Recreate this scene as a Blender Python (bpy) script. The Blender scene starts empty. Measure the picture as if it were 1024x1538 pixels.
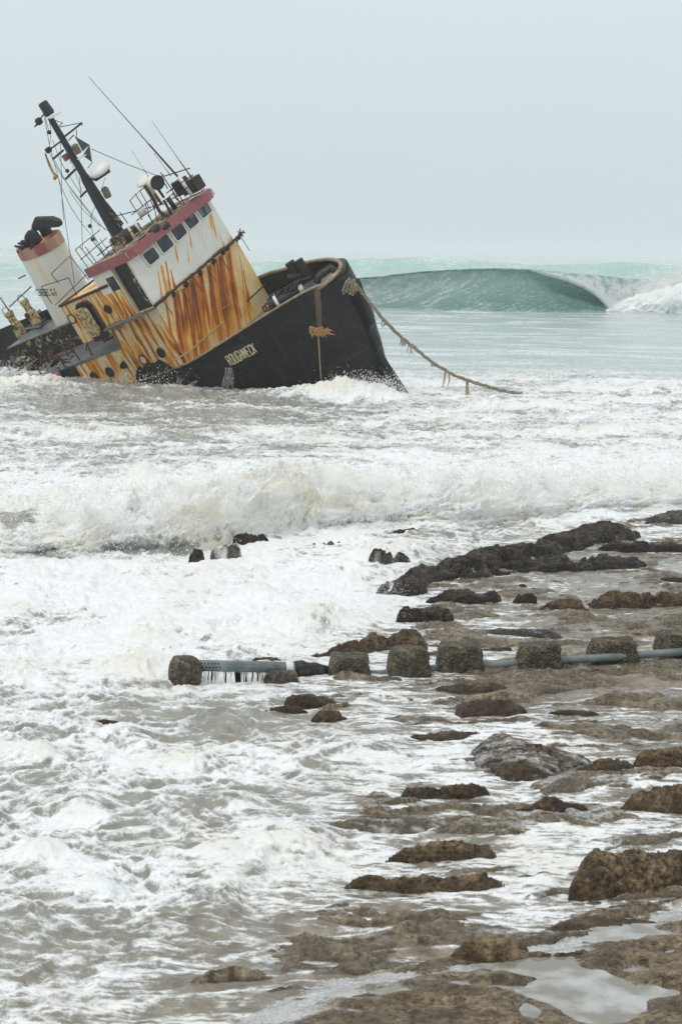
import bpy, math, random
import numpy as np
from mathutils import Vector, Matrix
from mathutils.bvhtree import BVHTree

random.seed(7); rng = np.random.default_rng(7)
scene = bpy.context.scene
col = scene.collection
rad = math.radians

# ------------------------------------------------------------------ camera
FPX, H = 2990.0, 6.0
PITCH, ROLL = math.atan(395 / FPX), rad(1.1)
D0v = Vector((0, math.cos(PITCH), -math.sin(PITCH)))
R0v = Vector((1, 0, 0)); V0v = R0v.cross(D0v)
RV = R0v * math.cos(ROLL) + V0v * math.sin(ROLL)
VV = -R0v * math.sin(ROLL) + V0v * math.cos(ROLL)
CAM = Vector((0, 0, H))
cd = bpy.data.cameras.new('camera'); cam = bpy.data.objects.new('camera', cd); col.objects.link(cam)
m = Matrix((RV, VV, -D0v)).transposed().to_4x4(); m.translation = CAM
cam.matrix_world = m
cd.sensor_fit = 'HORIZONTAL'; cd.sensor_width = 24.0; cd.lens = FPX / 1024 * 24
cd.clip_start = 0.5; cd.clip_end = 40000
cd.dof.use_dof = True; cd.dof.focus_distance = 62; cd.dof.aperture_fstop = 5.0
scene.camera = cam

def ray(px, py):
    return (D0v * FPX + RV * (px - 512) - VV * (py - 769)).normalized()
def ground(px, py, z=0.0):
    d = ray(px, py); t = (z - H) / d.z
    return CAM + d * t
def hor(px): return 374 + (px - 512) * math.tan(ROLL)
def at_depth(px, py, depth):
    d = ray(px, py); return CAM + d * (depth / d.dot(D0v))
def np_ground(PX, PY, z=0.0):
    dx = D0v.x * FPX + RV.x * (PX - 512) - VV.x * (PY - 769)
    dy = D0v.y * FPX + RV.y * (PX - 512) - VV.y * (PY - 769)
    dz = D0v.z * FPX + RV.z * (PX - 512) - VV.z * (PY - 769)
    t = (z - H) / dz
    return dx * t, dy * t

# ------------------------------------------------------------------ noise
_pt = rng.permutation(256); _pt = np.concatenate([_pt, _pt, _pt])
_g2 = np.stack([np.cos(np.arange(256) * 2.399963), np.sin(np.arange(256) * 2.399963)], 1)
def perlin(x, y, seed=0):
    x = np.asarray(x, float) + seed * 37.13; y = np.asarray(y, float) + seed * 91.7
    xi = np.floor(x).astype(np.int64); yi = np.floor(y).astype(np.int64)
    fx = x - xi; fy = y - yi
    u = fx * fx * fx * (fx * (fx * 6 - 15) + 10); v = fy * fy * fy * (fy * (fy * 6 - 15) + 10)
    def g(ix, iy, dx, dy):
        h = _pt[_pt[ix & 255] + (iy & 255)]
        return _g2[h, 0] * dx + _g2[h, 1] * dy
    a = g(xi, yi, fx, fy); b = g(xi + 1, yi, fx - 1, fy)
    c = g(xi, yi + 1, fx, fy - 1); d = g(xi + 1, yi + 1, fx - 1, fy - 1)
    return (a + (b - a) * u + (c - a) * v + (a - b - c + d) * u * v) * 1.5
def fbm(x, y, o=4, seed=0, gain=.5, lac=2.03):
    s = 0; a = 1.0; n = 0
    for i in range(o):
        s = s + a * perlin(x, y, seed + i * 3); n += a; a *= gain; x = x * lac; y = y * lac
    return s / n
def ridged(x, y, o=4, seed=0, gain=.55):
    s = 0; a = 1.0; n = 0
    for i in range(o):
        s = s + a * (1 - 2 * np.abs(perlin(x, y, seed + i * 5))); n += a; a *= gain; x = x * 2.1; y = y * 2.1
    return s / n
def billow(x, y, o=4, seed=0, gain=.55):
    s = 0; a = 1.0; n = 0
    for i in range(o):
        s = s + a * np.abs(perlin(x, y, seed + i * 5)); n += a; a *= gain; x = x * 2.1; y = y * 2.1
    return s / n
def sstep(a, b, x):
    t = np.clip((x - a) / (b - a), 0, 1); return t * t * (3 - 2 * t)

# ------------------------------------------------------------------ materials
class NT:
    def __init__(s, name):
        s.m = bpy.data.materials.new(name); s.m.use_nodes = True
        s.t = s.m.node_tree; s.b = s.t.nodes['Principled BSDF']
    def n(s, typ, **k):
        nd = s.t.nodes.new(typ)
        for a, v in k.items(): setattr(nd, a, v)
        return nd
    def link(s, a, b): s.t.links.new(a, b)
    def val(s, nd, name, v):
        if hasattr(v, 'links'): s.link(v, nd.inputs[name])
        else: nd.inputs[name].default_value = v
    def noise(s, scale, detail=4, rough=.55, vec=None, dist=0):
        nd = s.n('ShaderNodeTexNoise'); nd.inputs['Scale'].default_value = scale
        nd.inputs['Detail'].default_value = detail; nd.inputs['Roughness'].default_value = rough
        nd.inputs['Distortion'].default_value = dist
        s.link(vec if vec is not None else s.pos(), nd.inputs['Vector']); return nd.outputs['Fac']
    def voro(s, scale, vec=None, feat='F1'):
        nd = s.n('ShaderNodeTexVoronoi', feature=feat); nd.inputs['Scale'].default_value = scale
        s.link(vec if vec is not None else s.pos(), nd.inputs['Vector']); return nd.outputs['Distance']
    def pos(s):
        if not hasattr(s, '_p'): s._p = s.n('ShaderNodeTexCoord').outputs['Object']
        return s._p
    def mapped(s, scale, rot=(0, 0, 0)):
        nd = s.n('ShaderNodeMapping'); nd.inputs['Scale'].default_value = scale; nd.inputs['Rotation'].default_value = rot
        s.link(s.pos(), nd.inputs['Vector']); return nd.outputs['Vector']
    def attr(s, name):
        nd = s.n('ShaderNodeAttribute', attribute_name=name); return nd.outputs['Fac']
    def math(s, op, a, b=0.0, c=0.0, clamp=False):
        nd = s.n('ShaderNodeMath', operation=op, use_clamp=clamp)
        for i, v in enumerate((a, b, c)):
            if hasattr(v, 'links'): s.link(v, nd.inputs[i])
            else: nd.inputs[i].default_value = v
        return nd.outputs[0]
    def rng(s, v, a, b, c=0.0, d=1.0, smooth=False):
        nd = s.n('ShaderNodeMapRange', clamp=True)
        if smooth: nd.interpolation_type = 'SMOOTHSTEP'
        s.link(v, nd.inputs[0])
        for i, q in enumerate((a, b, c, d)): nd.inputs[i + 1].default_value = q
        return nd.outputs[0]
    def mix(s, f, a, b):
        nd = s.n('ShaderNodeMix', data_type='RGBA')
        for i, v in ((0, f), (6, a), (7, b)):
            if hasattr(v, 'links'): s.link(v, nd.inputs[i])
            else: nd.inputs[i].default_value = v if i == 0 else (*v, 1)
        return nd.outputs[2]
    def ramp(s, v, stops):
        nd = s.n('ShaderNodeValToRGB'); e = nd.color_ramp.elements
        while len(e) < len(stops): e.new(.5)
        for el, (p, c) in zip(e, stops): el.position = p; el.color = (*c, 1)
        s.link(v, nd.inputs[0]); return nd.outputs[0]
    def bump(s, h, strength=.5, dist=.02):
        nd = s.n('ShaderNodeBump'); nd.inputs['Strength'].default_value = strength; nd.inputs['Distance'].default_value = dist
        s.link(h, nd.inputs['Height']); s.link(nd.outputs[0], s.b.inputs['Normal'])
    def out(s, colr=None, rough=None, spec=None, metal=None):
        if colr is not None:
            if hasattr(colr, 'links'): s.link(colr, s.b.inputs['Base Color'])
            else: s.b.inputs['Base Color'].default_value = (*colr, 1)
        if rough is not None: s.val(s.b, 'Roughness', rough)
        if spec is not None: s.val(s.b, 'Specular IOR Level', spec)
        if metal is not None: s.val(s.b, 'Metallic', metal)
        return s.m

def steel(name, c, c2, rough=.6, rustc=(.09, .035, .015), rust_lo=.58, rust_hi=.72, scale=1.2, bump=.25, spec=.35, grime=(.3, .25, .17), grimeamt=.35):
    """weathered paint: mottled base, rust blotches where the noise peaks, rust runs from the vertex attribute"""
    t = NT(name)
    n1 = t.noise(scale, 6, .65); n2 = t.noise(scale * 6, 5, .6); n3 = t.noise(scale * 2.3, 8, .7, dist=.6)
    base = t.mix(t.rng(n1, .35, .65), c, c2)
    base = t.mix(t.math('MULTIPLY', t.rng(n2, .5, .75), grimeamt), base, grime)
    r = t.attr('rust')
    rr = t.math('ADD', r, t.math('MULTIPLY', t.math('SUBTRACT', n2, .5), t.math('MULTIPLY', r, .35)))
    stain = t.ramp(rr, [(0.0, (0, 0, 0)), (.12, (.0, .0, .0)), (1, (1, 1, 1))])
    rc = t.ramp(rr, [(0.05, (.70, .60, .40)), (.18, (.72, .44, .12)), (.36, (.62, .23, .024)), (.62, (.33, .09, .012)), (.95, (.085, .026, .010))])
    base = t.mix(t.rng(rr, .02, .22), base, rc)
    base = t.mix(t.math('MULTIPLY', t.rng(n3, rust_lo, rust_hi), .9), base, rustc)
    t.bump(t.math('ADD', n2, t.math('MULTIPLY', n3, .8)), bump, .03)
    return t.out(base, t.rng(n2, .3, .7, rough - .12, rough + .15), spec)

M = {}
M['hull'] = steel('black_hull_paint', (.006, .006, .0065), (.013, .012, .012), .45, (.040, .022, .014), .57, .70, .8, .55, .26, (.045, .04, .034), .35)
def hull_wear(m):
    t = NT.__new__(NT); t.m = m; t.t = m.node_tree; t.b = t.t.nodes['Principled BSDF']
    src = t.b.inputs['Base Color'].links[0].from_socket
    dr = t.noise(1, 6, .7, vec=t.mapped((3.2, 3.2, .35))); sc = t.noise(1, 7, .75, vec=t.mapped((.5, .5, 5.0), (0, rad(4), 0)), dist=.8); bl = t.noise(.55, 4, .6)
    c = t.mix(t.math('MULTIPLY', t.rng(dr, .54, .74), .55), src, (.055, .045, .036))
    c = t.mix(t.math('MULTIPLY', t.math('MULTIPLY', t.rng(sc, .57, .70), t.rng(bl, .42, .62)), .8), c, (.075, .07, .064))
    t.link(c, t.b.inputs['Base Color'])
    br = t.n('ShaderNodeTexBrick'); br.inputs['Scale'].default_value = 1; br.inputs['Mortar Size'].default_value = .012; br.inputs['Brick Width'].default_value = 2.6; br.inputs['Row Height'].default_value = 1.15; br.inputs['Mortar Smooth'].default_value = .6
    mp = t.n('ShaderNodeCombineXYZ'); sp = t.n('ShaderNodeSeparateXYZ'); t.link(t.pos(), sp.inputs[0]); t.link(sp.outputs[0], mp.inputs[0]); t.link(sp.outputs[2], mp.inputs[1]); t.link(mp.outputs[0], br.inputs['Vector'])
    bp_ = t.n('ShaderNodeBump'); bp_.inputs['Strength'].default_value = .6; bp_.inputs['Distance'].default_value = .03; t.link(br.outputs['Fac'], bp_.inputs['Height'])
    old = t.b.inputs['Normal'].links[0].from_socket; t.link(old, bp_.inputs['Normal']); t.link(bp_.outputs[0], t.b.inputs['Normal'])
hull_wear(M['hull'])
M['white'] = steel('white_ship_paint', (.74, .73, .68), (.66, .66, .60), .5, (.35, .17, .05), .70, .8, 1.3, .2, .3, (.55, .50, .40), .35)
M['cream'] = steel('cream_ship_paint', (.66, .58, .40), (.60, .53, .37), .55, (.14, .05, .02), .62, .74, 1.4, .3, .3, (.36, .26, .13), .5)
M['pink'] = steel('faded_red_paint', (.33, .115, .12), (.26, .085, .09), .6, (.09, .035, .03), .62, .78, 1.6, .3, .25, (.36, .2, .2), .4)
M['deck'] = steel('grey_deck_paint', (.135, .148, .152), (.085, .092, .095), .35, (.04, .033, .028), .54, .68, .9, .35, .5, (.1, .09, .08), .4)
M['brass'] = steel('dull_lantern_paint', (.20, .165, .10), (.13, .11, .07), .5, (.04, .03, .02), .55, .65, 5, .3)
M['door'] = steel('pitted_rusty_door_paint', (.56, .45, .25), (.45, .32, .15), .6, (.05, .025, .014), .50, .56, 2.6, .5, .3, (.30, .15, .05), .7)
M['dark'] = steel('sooty_steel_and_opening_shade', (.016, .016, .017), (.026, .023, .021), .55, (.06, .028, .018), .6, .76, 2.0, .4, .4, (.05, .04, .035), .35)  # also colours the plates that paint shade inside openings
M['mast'] = steel('dark_mast_paint', (.016, .019, .020), (.024, .027, .028), .5, (.16, .13, .09), .66, .74, 1.6, .3, .4, (.06, .055, .05), .3)
M['rust'] = steel('rusted_steel', (.085, .042, .025), (.05, .028, .02), .8, (.16, .06, .02), .55, .7, 3.0, .5, .2, (.16, .11, .07), .4)
M['roof'] = steel('dirty_roof_coating', (.50, .42, .33), (.36, .28, .21), .7, (.07, .05, .035), .52, .6, 2.0, .6, .2, (.58, .52, .42), .7)
M['peel'] = steel('black_steel_with_peeling_cream', (.02, .02, .018), (.035, .03, .024), .6, (.42, .36, .22), .54, .58, 1.5, .5, .3, (.05, .05, .04), .4)
M['offwhite'] = steel('white_plastic', (.72, .72, .68), (.66, .66, .62), .4, (.3, .2, .1), .72, .8, 3, .15, .4, (.5, .46, .38), .4)
M['wire'] = NT('dark_wire').out((.045, .042, .04), .6)
M['letter'] = steel('weathered_yellow_lettering', (.76, .68, .47), (.66, .57, .36), .6, (.20, .06, .03), .66, .72, 2, .2)
M['chip'] = steel('ghost_lettering', (.10, .085, .06), (.05, .045, .035), .7, (.02, .02, .02), .5, .55, 4, .2)
M['bluetext'] = NT('dark_stencil_paint').out((.05, .055, .075), .6)
M['wood'] = steel('brown_rubbing_timber', (.12, .075, .05), (.08, .05, .035), .7, (.04, .025, .02), .6, .7, 3, .4)
M['rubber'] = steel('black_rubber', (.012, .012, .012), (.02, .02, .02), .6, (.035, .03, .028), .6, .75, 2, .4)
M['capstrip'] = steel('chafed_edge_strip', (.42, .33, .22), (.24, .15, .09), .6, (.07, .035, .02), .52, .62, 5, .4)
t = NT('dark_window_glass'); M['glass'] = t.out(t.mix(t.rng(t.noise(2.2, 2), .5, .62), (.012, .014, .016), (.03, .04, .042)), .12, .45)
M['pale_streaks'] = steel('painted_pane_light', (.17, .24, .235), (.09, .13, .13), .6, (.05, .06, .06), .55, .7, 3, .1)  # teal paint for the light seen in the window panes
t = NT('frayed_rope'); n = t.noise(14, 5, .7); t.bump(n, .8, .03)
M['rope'] = t.out(t.ramp(n, [(.3, (.07, .06, .045)), (.5, (.24, .205, .15)), (.68, (.44, .39, .29))]), .85, .1)
t = NT('orange_frayed_fibre'); n = t.noise(18, 4)
M['fibre'] = t.out(t.ramp(n, [(.3, (.25, .12, .03)), (.7, (.55, .36, .16))]), .85, .1)
t = NT('pale_frayed_fibre'); n = t.noise(18, 4)
M['palefibre'] = t.out(t.ramp(n, [(.3, (.22, .17, .1)), (.7, (.5, .42, .28))]), .85, .1)

def rock_mat(name, dark, mid, light, scale=3.0, wet=.5, pit=True):
    t = NT(name)
    a = t.noise(scale, 8, .7, dist=.4); b = t.noise(scale * 7, 6, .7); c = t.voro(scale * 5); d = t.noise(scale * .35, 4)
    e_ = t.noise(scale * 4, 4, .75)
    v = t.math('ADD', t.math('MULTIPLY', a, .4), t.math('ADD', t.math('MULTIPLY', b, .25), t.math('MULTIPLY', e_, .35)))
    cc = t.ramp(v, [(.435, dark), (.5, mid), (.575, light)])
    cc = t.mix(t.rng(d, .45, .65, 0, .6), cc, tuple(x * .45 for x in mid))
    h = t.math('ADD', t.math('MULTIPLY', a, 1.2), t.math('ADD', t.math('MULTIPLY', b, .7), t.math('MULTIPLY', c, .8)))
    wt = t.attr('wet'); cc = t.mix(t.math('MULTIPLY', wt, .62), cc, tuple(x * .35 for x in mid))
    fo = t.math('ADD', t.attr('foam'), t.math('ADD', t.math('MULTIPLY', t.math('SUBTRACT', b, .5), .55), t.math('MULTIPLY', t.math('SUBTRACT', a, .5), .35)))
    bd = t.attr('band'); cc = t.mix(t.rng(bd, .55, .95, 0, .75), cc, tuple(x * .30 for x in mid))
    fm = t.rng(fo, .36, .80, smooth=True); cc = t.mix(fm, cc, (.78, .80, .80))
    t.bump(h, .9, .07)
    ro = t.math('SUBTRACT', t.rng(b, .35, .65, wet - .18, wet + .25), t.math('MULTIPLY', wt, .15))
    return t.out(cc, ro, .36)
M['ledge'] = rock_mat('wet_dark_ledge_rock', (.007, .005, .004), (.024, .016, .010), (.10, .066, .034), 2.6, .5)
M['tanrock'] = rock_mat('pitted_brown_rock', (.03, .02, .01), (.15, .10, .052), (.34, .25, .14), 4.0, .55)
M['brownrock'] = rock_mat('brown_algae_rock', (.022, .014, .008), (.09, .057, .028), (.23, .16, .08), 3.5, .5)
M['greyrock'] = rock_mat('wet_grey_rock', (.03, .028, .024), (.075, .068, .056), (.16, .14, .11), 3.0, .38)
M['shelf'] = rock_mat('washed_shelf_rock', (.07, .052, .032), (.215, .17, .11), (.38, .32, .23), 3.2, .24)
M['nearshelf'] = rock_mat('speckled_wet_shelf_rock', (.055, .038, .02), (.215, .16, .095), (.42, .33, .21), 4.2, .34)
M['ochre'] = rock_mat('ochre_stone', (.14, .08, .03), (.30, .18, .07), (.42, .28, .13), 4.0, .55)
M['concrete'] = rock_mat('barnacled_concrete', (.028, .024, .017), (.10, .085, .058), (.28, .235, .155), 6.0, .6)
t = NT('grey_green_plastic_pipe'); n = t.noise(6, 5)
M['pipe'] = t.out(t.mix(t.rng(n, .35, .7), (.095, .125, .125), (.20, .235, .23)), .45, .4)
M['hole'] = NT('pipe_hole_shadow').out((.012, .014, .014), .8)

# sea
def sea_mat(name='sea_water'):
    t = NT(name)
    foam = t.attr('foam'); shal = t.attr('shallow'); teal = t.attr('teal'); cream = t.attr('cream'); fl = t.attr('flow')
    p = t.pos()
    n1 = t.noise(2.6, 6, .62, dist=.8); n2 = t.noise(11, 5, .65, dist=.5); n3 = t.noise(38, 3, .6)
    vor = t.voro(4.5, None, 'DISTANCE_TO_EDGE')
    strk = t.noise(1, 7, .65, vec=t.mapped((2.2, 11.0, 1), (0, 0, rad(-14))), dist=.5)
    d = t.math('ADD', foam, t.math('MULTIPLY', t.math('SUBTRACT', n1, .5), .75))
    d = t.math('ADD', d, t.math('MULTIPLY', t.math('SUBTRACT', n2, .5), .65))
    d = t.math('ADD', d, t.math('MULTIPLY', t.math('SUBTRACT', n3, .5), .3))
    d = t.math('ADD', d, t.math('MULTIPLY', t.math('MULTIPLY', t.math('SUBTRACT', strk, .5), fl), 1.5))
    fm = t.rng(d, .36, .72, smooth=True)
    rockc = t.ramp(t.noise(5, 6, .7), [(.34, (.06, .043, .028)), (.5, (.17, .135, .095)), (.66, (.30, .25, .19))])
    wat = t.mix(t.rng(n1, .3, .7), (.20, .20, .168), (.37, .375, .34))
    wat = t.mix(t.math('MULTIPLY', shal, .85), wat, rockc)
    tl = t.ramp(t.attr('face'), [(0, (.37, .45, .44)), (.5, (.27, .46, .405)), (1, (.15, .32, .27))])
    wat = t.mix(teal, wat, tl)
    fc = t.mix(cream, (.81, .84, .855), (.72, .69, .57))
    fc = t.mix(t.rng(n2, .38, .62), t.mix(.16, fc, (.35, .33, .26)), fc)
    c = t.mix(fm, wat, fc)
    t.bump(t.math('ADD', t.math('MULTIPLY', n1, 1.0), t.math('ADD', t.math('MULTIPLY', n2, .55), t.math('MULTIPLY', t.math('MULTIPLY', n3, .22), fm))), .45, .09)
    rg = t.math('ADD', t.math('MULTIPLY', fm, .55), .10)
    t.b.inputs['IOR'].default_value = 1.33
    return t.out(c, rg, .5)
M['sea'] = sea_mat()
M['wave'] = sea_mat('wave_water'); _t = M['wave'].node_tree; _b = _t.nodes['Principled BSDF']; _tr = _t.nodes.new('ShaderNodeBsdfTranslucent'); _mx = _t.nodes.new('ShaderNodeMixShader'); _mx.inputs[0].default_value = .5
_t.links.new(_b.inputs['Base Color'].links[0].from_socket, _tr.inputs['Color']); _t.links.new(_b.outputs[0], _mx.inputs[1]); _t.links.new(_tr.outputs[0], _mx.inputs[2]); _t.links.new(_mx.outputs[0], _t.nodes['Material Output'].inputs['Surface'])
t = NT('white_foam'); n = t.noise(9, 6, .7); n2 = t.noise(1.5, 4); t.bump(n, .6, .06)
M['foam'] = t.out(t.mix(t.rng(n2, .45, .7, 0, .8), (.80, .82, .81), (.70, .67, .54)), .7, .2)
t = NT('far_white_foam'); n = t.noise(1.6, 8, .72); t.bump(n, .35, .4)
M['farfoam'] = t.out(t.mix(t.rng(n, .35, .6), (.78, .81, .81), (.90, .92, .92)), .7, .2)
t = NT('spray_drops'); M['spray'] = t.out((.80, .81, .79), .4, .4)
t = NT('falling_water'); n = t.noise(1, 5, .65, vec=t.mapped((26, 26, 3)))
t.b.inputs['Alpha'].default_value = 1
M['fall'] = t.out(t.ramp(n, [(.35, (.16, .15, .12)), (.6, (.62, .64, .62))]), .3, .5)
t.link(t.rng(n, .42, .6, .0, .9), t.b.inputs['Alpha'])
t = NT('pool_water'); n = t.noise(3, 3)
t.bump(t.noise(7, 4), .10, .02); t.b.inputs['IOR'].default_value = 1.33
M['pool'] = t.out(t.mix(t.rng(t.noise(2.5, 5), .42, .62), (.20, .185, .15), (.40, .41, .40)), .05, 1.0)
M['farsea'] = M['sea']

# ------------------------------------------------------------------ mesh building
def tag(o, label=None, cat=None, group=None, kind=None):
    if label: o['label'] = label
    if cat: o['category'] = cat
    if group: o['group'] = group
    if kind: o['kind'] = kind
    return o
class MB:
    def __init__(s): s.v = []; s.f = []; s.rust = []
    def add(s, vs, fs, rust=0.0):
        b = len(s.v); s.v += [tuple(v) for v in vs]; s.f += [tuple(b + i for i in f) for f in fs]
        s.rust += list(rust) if hasattr(rust, '__len__') else [rust] * len(vs)
    def box(s, a, b, rust=0.0):
        (x0, y0, z0), (x1, y1, z1) = a, b
        v = [(x0, y0, z0), (x1, y0, z0), (x1, y1, z0), (x0, y1, z0), (x0, y0, z1), (x1, y0, z1), (x1, y1, z1), (x0, y1, z1)]
        s.add(v, [(0, 3, 2, 1), (4, 5, 6, 7), (0, 1, 5, 4), (1, 2, 6, 5), (2, 3, 7, 6), (3, 0, 4, 7)], rust)
    def tube(s, pts, r, n=6, r2=None, caps=True):
        pts = [Vector(p) for p in pts]; k = len(pts); vs = []; up = Vector((0.31, 0.2, 0.93))
        for i, p in enumerate(pts):
            d = (pts[min(i + 1, k - 1)] - pts[max(i - 1, 0)]).normalized()
            a = d.cross(up)
            if a.length < .1: a = d.cross(Vector((1, 0, 0)))
            a.normalize(); b = d.cross(a)
            rr = r[i] if hasattr(r, '__len__') else (r if r2 is None else r + (r2 - r) * i / (k - 1))
            for j in range(n):
                t = 2 * math.pi * j / n; vs.append(p + a * (rr * math.cos(t)) + b * (rr * math.sin(t)))
        fs = [(i * n + j, i * n + (j + 1) % n, (i + 1) * n + (j + 1) % n, (i + 1) * n + j) for i in range(k - 1) for j in range(n)]
        if caps: fs += [tuple(range(n - 1, -1, -1)), tuple((k - 1) * n + j for j in range(n))]
        s.add(vs, fs)
    def prism(s, poly, off, rust=0.0):
        n = len(poly); off = Vector(off); poly = [Vector(p) for p in poly]
        vs = poly + [p + off for p in poly]
        s.add(vs, [tuple(range(n)), tuple(range(2 * n - 1, n - 1, -1))] + [(i, i + n, (i + 1) % n + n, (i + 1) % n) for i in range(n)], rust)
    def lathe(s, c, ax, prof, n=20):
        """prof: (distance along ax, radius)"""
        ax = Vector(ax).normalized(); c = Vector(c)
        a = ax.cross(Vector((0.3, 0.9, 0.2))).normalized(); b = ax.cross(a); vs = []
        for (h, r) in prof:
            for j in range(n):
                t = 2 * math.pi * j / n; vs.append(c + ax * h + a * (r * math.cos(t)) + b * (r * math.sin(t)))
        k = len(prof)
        fs = [(i * n + j, i * n + (j + 1) % n, (i + 1) * n + (j + 1) % n, (i + 1) * n + j) for i in range(k - 1) for j in range(n)]
        fs += [tuple(range(n - 1, -1, -1)), tuple((k - 1) * n + j for j in range(n))]
        s.add(vs, fs)
    def build(s, name, mat, parent=None, smooth=False, bevel=0):
        me = bpy.data.meshes.new(name); me.from_pydata(s.v, [], s.f); me.update()
        at = me.attributes.new('rust', 'FLOAT', 'POINT'); at.data.foreach_set('value', np.array(s.rust, dtype=np.float32))
        me.materials.append(mat)
        import bmesh as _b
        bm = _b.new(); bm.from_mesh(me); _b.ops.recalc_face_normals(bm, faces=bm.faces); bm.to_mesh(me); bm.free()
        if smooth: me.polygons.foreach_set('use_smooth', [True] * len(me.polygons))
        o = bpy.data.objects.new(name, me); col.objects.link(o)
        if parent: o.parent = parent
        if bevel:
            b = o.modifiers.new('bevel', 'BEVEL'); b.width = bevel; b.segments = 2; b.limit_method = 'ANGLE'
        return o
def grid_obj(name, X, Y, Z, mat, attrs=None, parent=None, smooth=True, keep=None, kind=None):
    r, c = X.shape
    me = bpy.data.meshes.new(name)
    co = np.stack([X, Y, Z], -1).reshape(-1, 3).astype(np.float32)
    i = np.arange((r - 1) * (c - 1)); a = (i // (c - 1)) * c + i % (c - 1)
    q = np.stack([a, a + 1, a + c + 1, a + c], 1)
    if keep is not None: q = q[keep.reshape(-1)[q].any(1)]
    used = np.zeros(len(co), bool); used[q.reshape(-1)] = True
    idx = np.cumsum(used) - 1; co = co[used]; q = idx[q]
    me.vertices.add(len(co)); me.vertices.foreach_set('co', co.reshape(-1))
    me.loops.add(q.size); me.loops.foreach_set('vertex_index', q.reshape(-1).astype(np.int32))
    me.polygons.add(len(q)); me.polygons.foreach_set('loop_start', (np.arange(len(q)) * 4).astype(np.int32))
    if smooth: me.polygons.foreach_set('use_smooth', np.ones(len(q), bool))
    for k, v in (attrs or {}).items():
        at = me.attributes.new(k, 'FLOAT', 'POINT'); at.data.foreach_set('value', np.ascontiguousarray(np.broadcast_to(v, X.shape).reshape(-1)[used], dtype=np.float32))
    me.update(calc_edges=True); me.validate()
    me.materials.append(mat)
    o = bpy.data.objects.new(name, me); col.objects.link(o)
    if parent: o.parent = parent
    if kind: o['kind'] = kind
    return o
def empty(name, loc=(0, 0, 0)):
    o = bpy.data.objects.new(name, None); o.location = loc; o.empty_display_size = .2; col.objects.link(o); return o

HALO = [(x, y, w, h) for x, y, w, h in ((600, 880, 60, 14), (700, 850, 80, 14), (800, 820, 90, 14), (900, 790, 60, 10), (860, 842, 90, 10), (700, 886, 60, 10), (640, 915, 50, 8), (590, 945, 70, 10), (930, 895, 110, 12), (960, 818, 60, 8),
    (850, 945, 70, 10), (400, 1000, 80, 12), (620, 1016, 50, 8), (760, 1012, 60, 8), (900, 1005, 60, 8), (470, 1045, 50, 12), (700, 1025, 50, 8), (740, 1052, 60, 10), (670, 1095, 60, 8), (790, 1130, 90, 30), (890, 1150, 60, 18), (990, 1130, 40, 14), (980, 1190, 60, 24), (660, 1178, 70, 14), (610, 1218, 110, 16),
    (810, 1200, 80, 14), (670, 1268, 90, 20), (640, 1310, 130, 16), (950, 1300, 100, 40), (760, 1415, 110, 30), (910, 1385, 110, 22), (330, 808, 60, 10), (450, 822, 30, 8))]
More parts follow.
